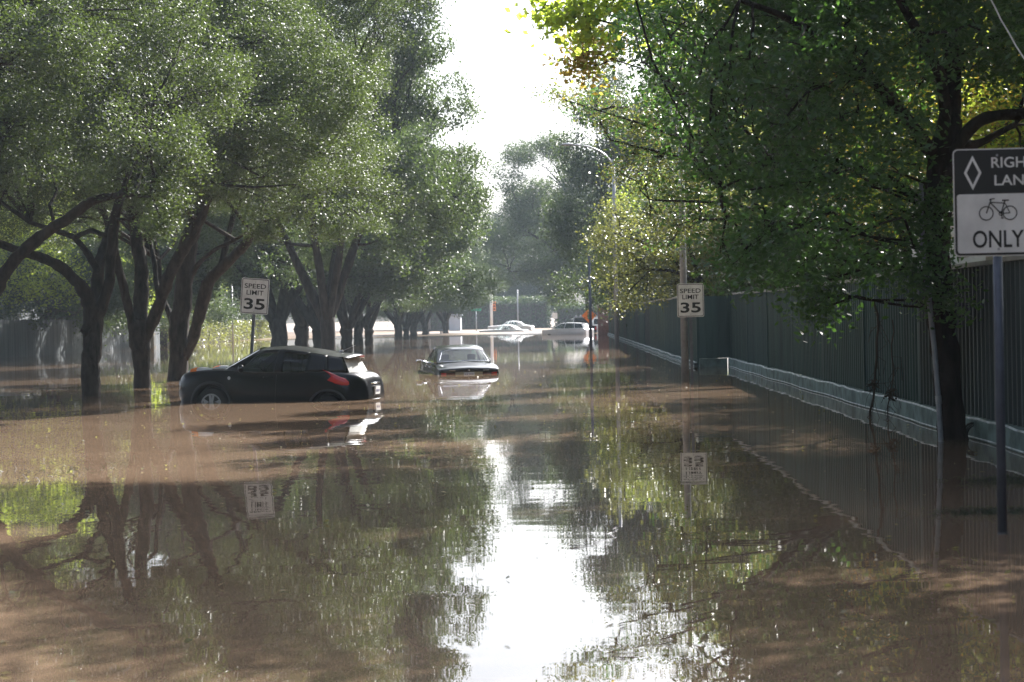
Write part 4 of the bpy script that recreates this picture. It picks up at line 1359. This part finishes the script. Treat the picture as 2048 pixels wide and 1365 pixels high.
    obj('wiper_pivot', MB().tube([(0, -Lc + .36, 1.14), (0, -Lc + .31, 1.155)], .03, 10), M['chrome'], root)
    obj('antenna', MB().tube([(0, Lc - 3.3, 1.505), (0, Lc - 3.36, 1.54)], [.035, .02], 8).tube([(0, Lc - 3.34, 1.53), (0, Lc - 3.62, 1.66)], .004, 5), M['alloy'], root)
    obj('badge', MB().box(.842, .848, Lc - 3.86, Lc - 3.72, .70, .715), M['chrome'], root)
    # cabin
    sb = MB()
    for x in (-.36, .36):
        sb.box(x - .24, x + .24, Lc - 2.45, Lc - 2.30, 1.05, 1.30); sb.box(x - .13, x + .13, Lc - 2.45, Lc - 2.36, 1.31, 1.45)
    sb.box(-.6, .6, Lc - 3.3, Lc - 3.15, 1.05, 1.28)
    obj('seats', sb, M['seat'], root)
    obj('steering_wheel', MB().tube([Vector((-.36 + .17 * math.cos(a), Lc - 1.75 + .05 * math.sin(a), 1.13 + .15 * math.sin(a))) for a in np.linspace(0, 2 * PI, 18)], .014, 6), M['plastic'], root)
    return root
car = crossover()
wl_ = W(560, 803)
car.location = (wl_.x - .14, wl_.y + .95, -.52)
car.scale = (1, 1, 1.05)
# heading: nose to the left and a little away, tail low
CAR_YAW, CAR_TILT = rad(90 - 12), rad(4.3)
car.rotation_euler = (CAR_TILT, 0, CAR_YAW)

# ---- three box saloon, used for the green one and the two pale ones far away
def saloon(label, paint, group=None, detail=True):
    L = 5.2; Lc = L / 2
    T = [(0.00, .40, .60, .44, .80, .60, .82, .76, .80, .84, .74, .86),
         (0.10, .30, .66, .40, .86, .62, .885, .82, .86, .93, .78, .96),
         (0.90, .24, .72, .38, .89, .64, .925, .88, .90, .97, .82, 1.01),
         (1.75, .22, .74, .36, .90, .64, .935, .90, .91, .985, .82, 1.02),
         (2.60, .22, .74, .36, .90, .64, .935, .90, .91, .985, .82, 1.0),
         (3.60, .22, .74, .36, .90, .64, .935, .90, .91, .985, .82, 1.0),
         (4.20, .24, .73, .38, .89, .64, .930, .90, .90, 1.01, .80, 1.07),
         (4.80, .28, .70, .42, .87, .64, .915, .85, .89, .945, .80, .985),
         (5.12, .34, .66, .46, .85, .62, .89, .80, .87, .89, .79, .925),
         (5.20, .42, .62, .50, .82, .62, .85, .76, .84, .84, .76, .87)]
    rows = []
    for t in T:
        l, zb, wb, z1, w1, z2, w2, z3, w3, z4, w4, z5 = t
        rows.append((l, [(0, zb), (wb, zb), (w1, z1), (w2, z2), (w3, z3), (w4, z4), (0, z5)]))
    root = thing('saloon_car', label, 'car', (0, 0, 0), 0, group)
    me = loft_mesh(rows, Lc, 'body', 4, 3)
    yf, yr = Lc - .95, Lc - 4.05
    me = cut(me, [cyl_cut(yy, .34, .37, s * .6, s * 1.2) for yy in (yf, yr) for s in (-1, 1)], [paint, M['plastic']])
    smooth_by_angle(me, 40)
    body = obj('body', me, None, root)
    for yy in (yf, yr):
        for s in (-1, 1):
            wheel(root, s * .79, yy, .335, .335, .21, s)
    base = [(1.62, .80, 1.0), (1.86, .84, .985), (2.72, .845, .985), (2.84, .845, .985), (3.62, .84, .995), (4.24, .80, 1.045)]
    roof = [(2.28, .62, 1.415), (2.38, .645, 1.43), (2.76, .66, 1.47), (2.86, .66, 1.47), (3.40, .655, 1.43), (3.72, .625, 1.375)]
    pt = lambda t, s: Vector((s * t[1], Lc - t[0], t[2]))
    for s in (-1, 1):
        for i in range(5):
            A, B, C_, D = pt(base[i], s), pt(base[i + 1], s), pt(roof[i + 1], s), pt(roof[i], s)
            if s > 0:
                A, B, C_, D = B, A, D, C_
            if i in (1, 3):
                obj('window', MB().grid(patch(A, B, C_, D, 8, 6, (s * .02, 0, 0))), M['glass_clear'], root, True)
                if detail:
                    obj('window_trim', MB().tube([A, B, C_, D, A], .011, 6), M['chrome'], root)
            else:
                obj('pillar', solid_patch(patch(A, B, C_, D, 6, 6, (s * .02, 0, 0)), .03), paint, body, True)
    G = np.array([[(x * r0[1], Lc - r0[0], r0[2] + .05 * (1 - x ** 4)) for x in np.linspace(-1, 1, 13)] for r0 in roof])
    G = np.array([crom(G[:, j], 4) for j in range(13)]).transpose(1, 0, 2)
    obj('roof', MB().grid([[Vector(p) for p in r] for r in G]), paint, root, True)
    def arcp(b0, r0, fwd, crown, i0=0.0, i1=1.0, xs=1.0):
        out = []
        for v in np.linspace(i0, i1, 7):
            l = b0[0] * (1 - v) + r0[0] * v; w_ = b0[1] * (1 - v) + r0[1] * v; z = b0[2] * (1 - v) + r0[2] * v
            out.append([Vector((x * w_ * xs, Lc - l + fwd * (1 - x * x), z + crown * v * (1 - x ** 4))) for x in np.linspace(-1, 1, 13)])
        return out
    obj('windscreen', MB().grid(arcp(base[0], roof[0], .12, .05)), M['glass_clear'], root, True)
    rg = arcp(base[5], roof[5], -.06, .05, .06, .93, .93)
    rw_ = obj('rear_window', MB().grid(rg, True), M['glass_clear'], root, True)
    full = arcp(base[5], roof[5], -.06, .05, 0, 1, 1)
    inner = arcp(base[5], roof[5], -.06, .05, .06, .93, .93)
    fr = MB()
    rim = lambda g: g[0] + [r[-1] for r in g[1:]] + g[-1][::-1][1:] + [r[0] for r in g[::-1][1:-1]]
    a_, b_ = rim(full), rim(inner)
    n = len(a_)
    fr.add(a_ + b_, [(k, (k + 1) % n, (k + 1) % n + n, k + n) for k in range(n)])
    obj('rear_window_surround', fr, paint, body, True)
    if detail:
        obj('rear_window_trim', MB().tube(b_ + [b_[0]], .013, 6), M['chrome'], rw_, True)
    # lamps and plate
    yb = -Lc - .004
    for s in (-1, 1):
        o1 = obj('tail_lamp', MB().box(s * .40, s * .64, yb - .012, yb + .1, .67, .765), M['red_dark'], root)
        G = [[Vector((s * (.645 + .20 * t), -Lc - .015 + .075 * t * t + .02, z)) for z in (.66, .775)] for t in np.linspace(0, 1, 6)]
        obj('corner_lamp', solid_patch(G, .05 * s), M['red_lens'], root)
        obj('headlight', MB().box(s * .45, s * .78, Lc - .03, Lc + .012, .68, .84), M['clear_lens'], root)
        mr = MB()
        mr.grid([[Vector((s * (.97 + .17 * u), Lc - 1.86 - .05 * math.cos(a), 1.02 + .05 * math.sin(a))) for a in np.linspace(0, 2 * PI, 11)] for u in (0, .1, .9, 1)])
        mr.tube([(s * .84, Lc - 1.86, 1.0), (s * 1.0, Lc - 1.86, 1.02)], .025, 6)
        o2 = obj('mirror', mr, M['chrome'] if detail else paint, root, True)
        if detail:
            obj('mirror_glass', MB().prism(rrect(s * 1.055, 1.02, .14, .08, .02), Lc - 1.925, Lc - 1.915), M['beige'], o2)
            for l in (2.55, 3.45):
                obj('door_handle', MB().tube([(s * .925, Lc - l, .90), (s * .95, Lc - l - .03, .90), (s * .95, Lc - l - .17, .90), (s * .925, Lc - l - .2, .90)], .016, 6), M['chrome'], root, True)
            obj('side_moulding', MB().tube([(s * .936, Lc - .9, .70), (s * .946, Lc - 2.6, .70), (s * .936, Lc - 4.3, .70), (s * .90, Lc - 5.0, .70)], .012, 6), M['chrome'], root, True)
    obj('plate_panel', MB().box(-.395, .395, yb - .008, yb + .1, .655, .79), M['beige'] if detail else paint, root)
    pl = obj('licence_plate', MB().box(-.155, .155, yb - .016, yb - .0085, .645, .785), M['plate'], root)
    obj('plate_characters', MB().box(-.13, -.09, yb - .019, yb - .0165, .68, .74).box(-.075, -.035, yb - .019, yb - .0165, .68, .74).box(.0, .05, yb - .019, yb - .0165, .68, .74).box(.065, .13, yb - .019, yb - .0165, .68, .74), M['plate_ink'], pl)
    if detail:
        obj('badge', MB().box(-.57, -.39, yb - .018, yb + .06, .825, .845), M['chrome'], root)
        obj('badge', MB().box(-.018, .018, yb - .022, yb + .06, .82, .87), M['chrome'], root)
        obj('badge', MB().box(.42, .58, yb - .018, yb + .06, .83, .842), M['steel'], root)
    obj('bumper', MB().tube([(-.88, -Lc + .5, .5), (-.87, -Lc + .06, .5), (-.6, -Lc - .07, .5), (.6, -Lc - .07, .5), (.87, -Lc + .06, .5), (.88, -Lc + .5, .5)], .07, 8), M['chrome'], root, True)
    sb = MB()
    for x in (-.40, .40):
        sb.box(x - .25, x + .25, Lc - 2.95, Lc - 2.78, .95, 1.07)
        sb.box(x - .12, x + .12, Lc - 2.95, Lc - 2.86, 1.08, 1.24)
    obj('seats', sb, M['seat'], root)
    obj('inner_mirror', MB().box(-.14, .06, Lc - 2.36, Lc - 2.33, 1.33, 1.40), M['plastic'], root)
    obj('parcel_shelf', MB().box(-.7, .7, Lc - 4.1, Lc - 3.6, .99, 1.02), M['beige'], root)
    obj('shelf_lamp', MB().box(-.12, .0, Lc - 4.06, Lc - 4.0, 1.022, 1.06), M['plate'], root)
    return root
sal = saloon('dark green older saloon with chrome trim, seen from behind, sunk to its tail lamps', M['paint_green'])
wb = W(929, 749)
sal.location = (wb.x - .35, wb.y + 2.6, -.70)
sal.rotation_euler = (rad(.6), 0, rad(10.6))
pale = saloon('pale stranded saloon behind another one at the far end of the road', M['paint_white'], 'pale saloons stranded at the far end', False)
c = P(1022, 655, 232)
pale.location = (c.x, 232, -.35); pale.rotation_euler = (0, 0, rad(78))
c = P(1008, 660, 219)
p2 = dup(pale, (c.x, 219, -.72), rad(74), 1.0, 'pale stranded saloon sunk to its windows, nearer of the two at the far end')

def hatch(label, loc, rotz):
    root = thing('hatchback_car', label, 'car', loc, rotz)
    L = 4.4; Lc = 2.2
    rows = [(l, [(0, .3), (w - .15, .3), (w, .5), (w + .03, .75), (w, .95), (w - .08, z), (0, z + .03)]) for l, w, z in
            ((0, .6, .75), (.15, .74, .92), (1.0, .84, 1.02), (1.6, .86, 1.05), (3.2, .86, 1.08), (4.1, .82, 1.08), (4.4, .72, .95))]
    me = loft_mesh(rows, Lc, 'body', 4, 3); me.materials.append(M['paint_silver']); smooth_by_angle(me)
    body = obj('body', me, None, root)
    base = [(1.1, .76, 1.06), (2.3, .80, 1.07), (3.3, .80, 1.09), (4.15, .72, 1.09)]
    roof = [(1.9, .60, 1.50), (2.4, .63, 1.54), (3.2, .62, 1.52), (3.85, .57, 1.47)]
    pt = lambda t, s: Vector((s * t[1], Lc - t[0], t[2]))
    for s in (-1, 1):
        for i in range(3):
            obj('window', MB().grid(patch(pt(base[i], s), pt(base[i + 1], s), pt(roof[i + 1], s), pt(roof[i], s), 6, 5, (s * .02, 0, 0))), M['glass'], root, True)
            obj('pillar', MB().tube([pt(base[i], s), pt(roof[i], s)], .035, 6), M['paint_silver'], body)
        obj('mirror', MB().tube([(s * .8, Lc - 1.6, 1.1), (s * 1.02, Lc - 1.62, 1.14)], [.04, .08], 8), M['plastic'], root)
        obj('headlight', MB().box(s * .45, s * .70, Lc - .16, Lc - .06, .80, .90), M['clear_lens'], root)
    for b0, r0, nm in ((base[0], roof[0], 'windscreen'), (base[3], roof[3], 'rear_window')):
        obj(nm, MB().grid(patch(pt(b0, -1), pt(b0, 1), pt(r0, 1), pt(r0, -1), 8, 5, (0, .08 if nm[0] == 'w' else -.06, 0))), M['glass'], root, True)
    G = [[Vector((x * r0[1], Lc - r0[0], r0[2] + .05 * (1 - x ** 4))) for x in np.linspace(-1, 1, 11)] for r0 in roof]
    obj('roof', MB().grid(G), M['paint_silver'], root, True)
    for yy in (Lc - .85, Lc - 3.5):
        for s in (-1, 1):
            wheel(root, s * .76, yy, .32, .32, .2, s)
    return root
c = P(1135, 662, 175)
hatch('silver hatchback sunk to its windows, left of the dark truck', (c.x, 175, -.55), rad(62))

def truck(label, loc, rotz, paint, bar):
    root = thing('utility_truck', label, 'truck', loc, rotz, 'stranded trucks')
    body = obj('cab', MB().prism([(-.95, .5), (.95, .5), (.97, 1.15), (.93, 1.2), (.78, 1.85), (.7, 1.9), (-.7, 1.9), (-.78, 1.85), (-.93, 1.2), (-.97, 1.15)], -.6, 1.2), paint, root)
    obj('bonnet', MB().prism([(-.95, .5), (.95, .5), (.95, 1.05), (.8, 1.18), (-.8, 1.18), (-.95, 1.05)], 1.203, 2.6), paint, root)
    bd = MB().box(-.97, .97, -2.8, -.62, .55, .7).box(-.97, -.9, -2.8, -.62, .7, 1.2).box(.9, .97, -2.8, -.62, .7, 1.2).box(-.9, .9, -2.8, -2.73, .7, 1.2)
    obj('load_bed', bd, paint, root)
    obj('rear_window', MB().prism([(-.7, 1.25), (.7, 1.25), (.6, 1.78), (-.6, 1.78)], -.625, -.605), M['glass'], root)
    obj('windscreen', MB().prism([(-.78, 1.22), (.78, 1.22), (.66, 1.82), (-.66, 1.82)], 1.203, 1.22), M['glass'], root)
    for s in (-1, 1):
        G = patch((s * .962, 1.0, 1.22), (s * .962, -.3, 1.22), (s * .80, -.3, 1.8), (s * .80, .8, 1.8), 4, 4)
        obj('window', MB().grid(G), M['glass'], root)
        obj('tail_lamp', MB().box(s * .82, s * .96, -2.83, -2.803, .85, 1.12), M['red_lens'], root)
        obj('mirror', MB().box(s * 1.0, s * 1.2, .85, .95, 1.2, 1.5), M['chrome'], root)
        for yy in (1.9, -1.8):
            wheel(root, s * .85, yy, .42, .42, .24, s)
    rk = MB()
    for s in (-.9, .9):
        rk.tube([(s, -.75, 1.2), (s * .9, -.75, 2.02)], .04, 6)
    rk.tube([(-.81, -.75, 2.02), (.81, -.75, 2.02)], .04, 6)
    obj('roof_rack', rk, M['steel'], root)
    for k in range(bar):
        obj('work_lamp', MB().tube([(-.6 + 1.2 * k / max(1, bar - 1), -.78, 2.13), (-.6 + 1.2 * k / max(1, bar - 1), -.88, 2.13)], [.09, .11], 10), M['clear_lens'], root)
    return root
c = P(1163, 655, 186)
truck('dark utility truck with a row of lamps on its rack, stranded behind the orange sign', (c.x, 186, -.55), rad(8), M['paint_black'], 4)
c = P(1196, 655, 190)
truck('white utility truck stranded between the dark truck and the brick pillar', (c.x + .2, 190, -.5), rad(4), M['paint_white'], 2)

# ------------------------------------------------------------------ floating things
n = 1000
C = np.stack([rng.uniform(-9, 4.9, n), 8 + 70 * rng.uniform(0, 1, n) ** 1.3, np.full(n, .008)], 1)
V = leaf_verts(C, .05, .55, 1.5)
V[:, 2] = np.clip(V[:, 2], .003, .03)
o = obj('floating_leaves', quads_mesh('floating_leaves', V, 4), M['leaf_olive']); o['kind'] = 'stuff'
def float_grass(label, px, py, n, sx, sy):
    c = W(px, py)
    pts = np.stack([rng.normal(size=n) * sx, rng.normal(size=n) * sy, np.zeros(n)], 1)
    mb = MB()
    for p in pts:
        a = random.uniform(0, 2 * PI); l = random.uniform(.05, .16); h = random.uniform(.0, .06)
        q = Vector(p)
        mb.tube([q + Vector((0, 0, -.01)), q + Vector((math.cos(a) * l * .5, math.sin(a) * l * .5, h)), q + Vector((math.cos(a) * l, math.sin(a) * l, h * .5))], [.003, .0025, .001], 3, False)
    o = obj('floating_grass', mb, M['leaf_far'], loc=(c.x, c.y, .004))
    o['kind'] = 'stuff'
float_grass('', 1975, 1028, 170, .22, .10)
float_grass('', 2020, 965, 200, .25, .22)
float_grass('', 40, 950, 90, .6, .9)

# ------------------------------------------------------------------ air
def make_haze():
    m = bpy.data.materials.new('humid air')
    m.use_nodes = True
    nt = m.node_tree
    nt.nodes.remove(nt.nodes['Principled BSDF'])
    v = nt.nodes.new('ShaderNodeVolumePrincipled')
    v.inputs['Color'].default_value = (0.70, 0.86, 1.0, 1)
    v.inputs['Density'].default_value = HAZE
    v.inputs['Anisotropy'].default_value = 0.1
    nt.links.new(v.outputs[0], nt.nodes['Material Output'].inputs['Volume'])
    mb = MB()
    mb.box(-160, 160, -40, 400, -1.8, 34)
    o = obj('haze', mb, m)
    o['kind'] = 'stuff'
HAZE = 0.00027
make_haze()
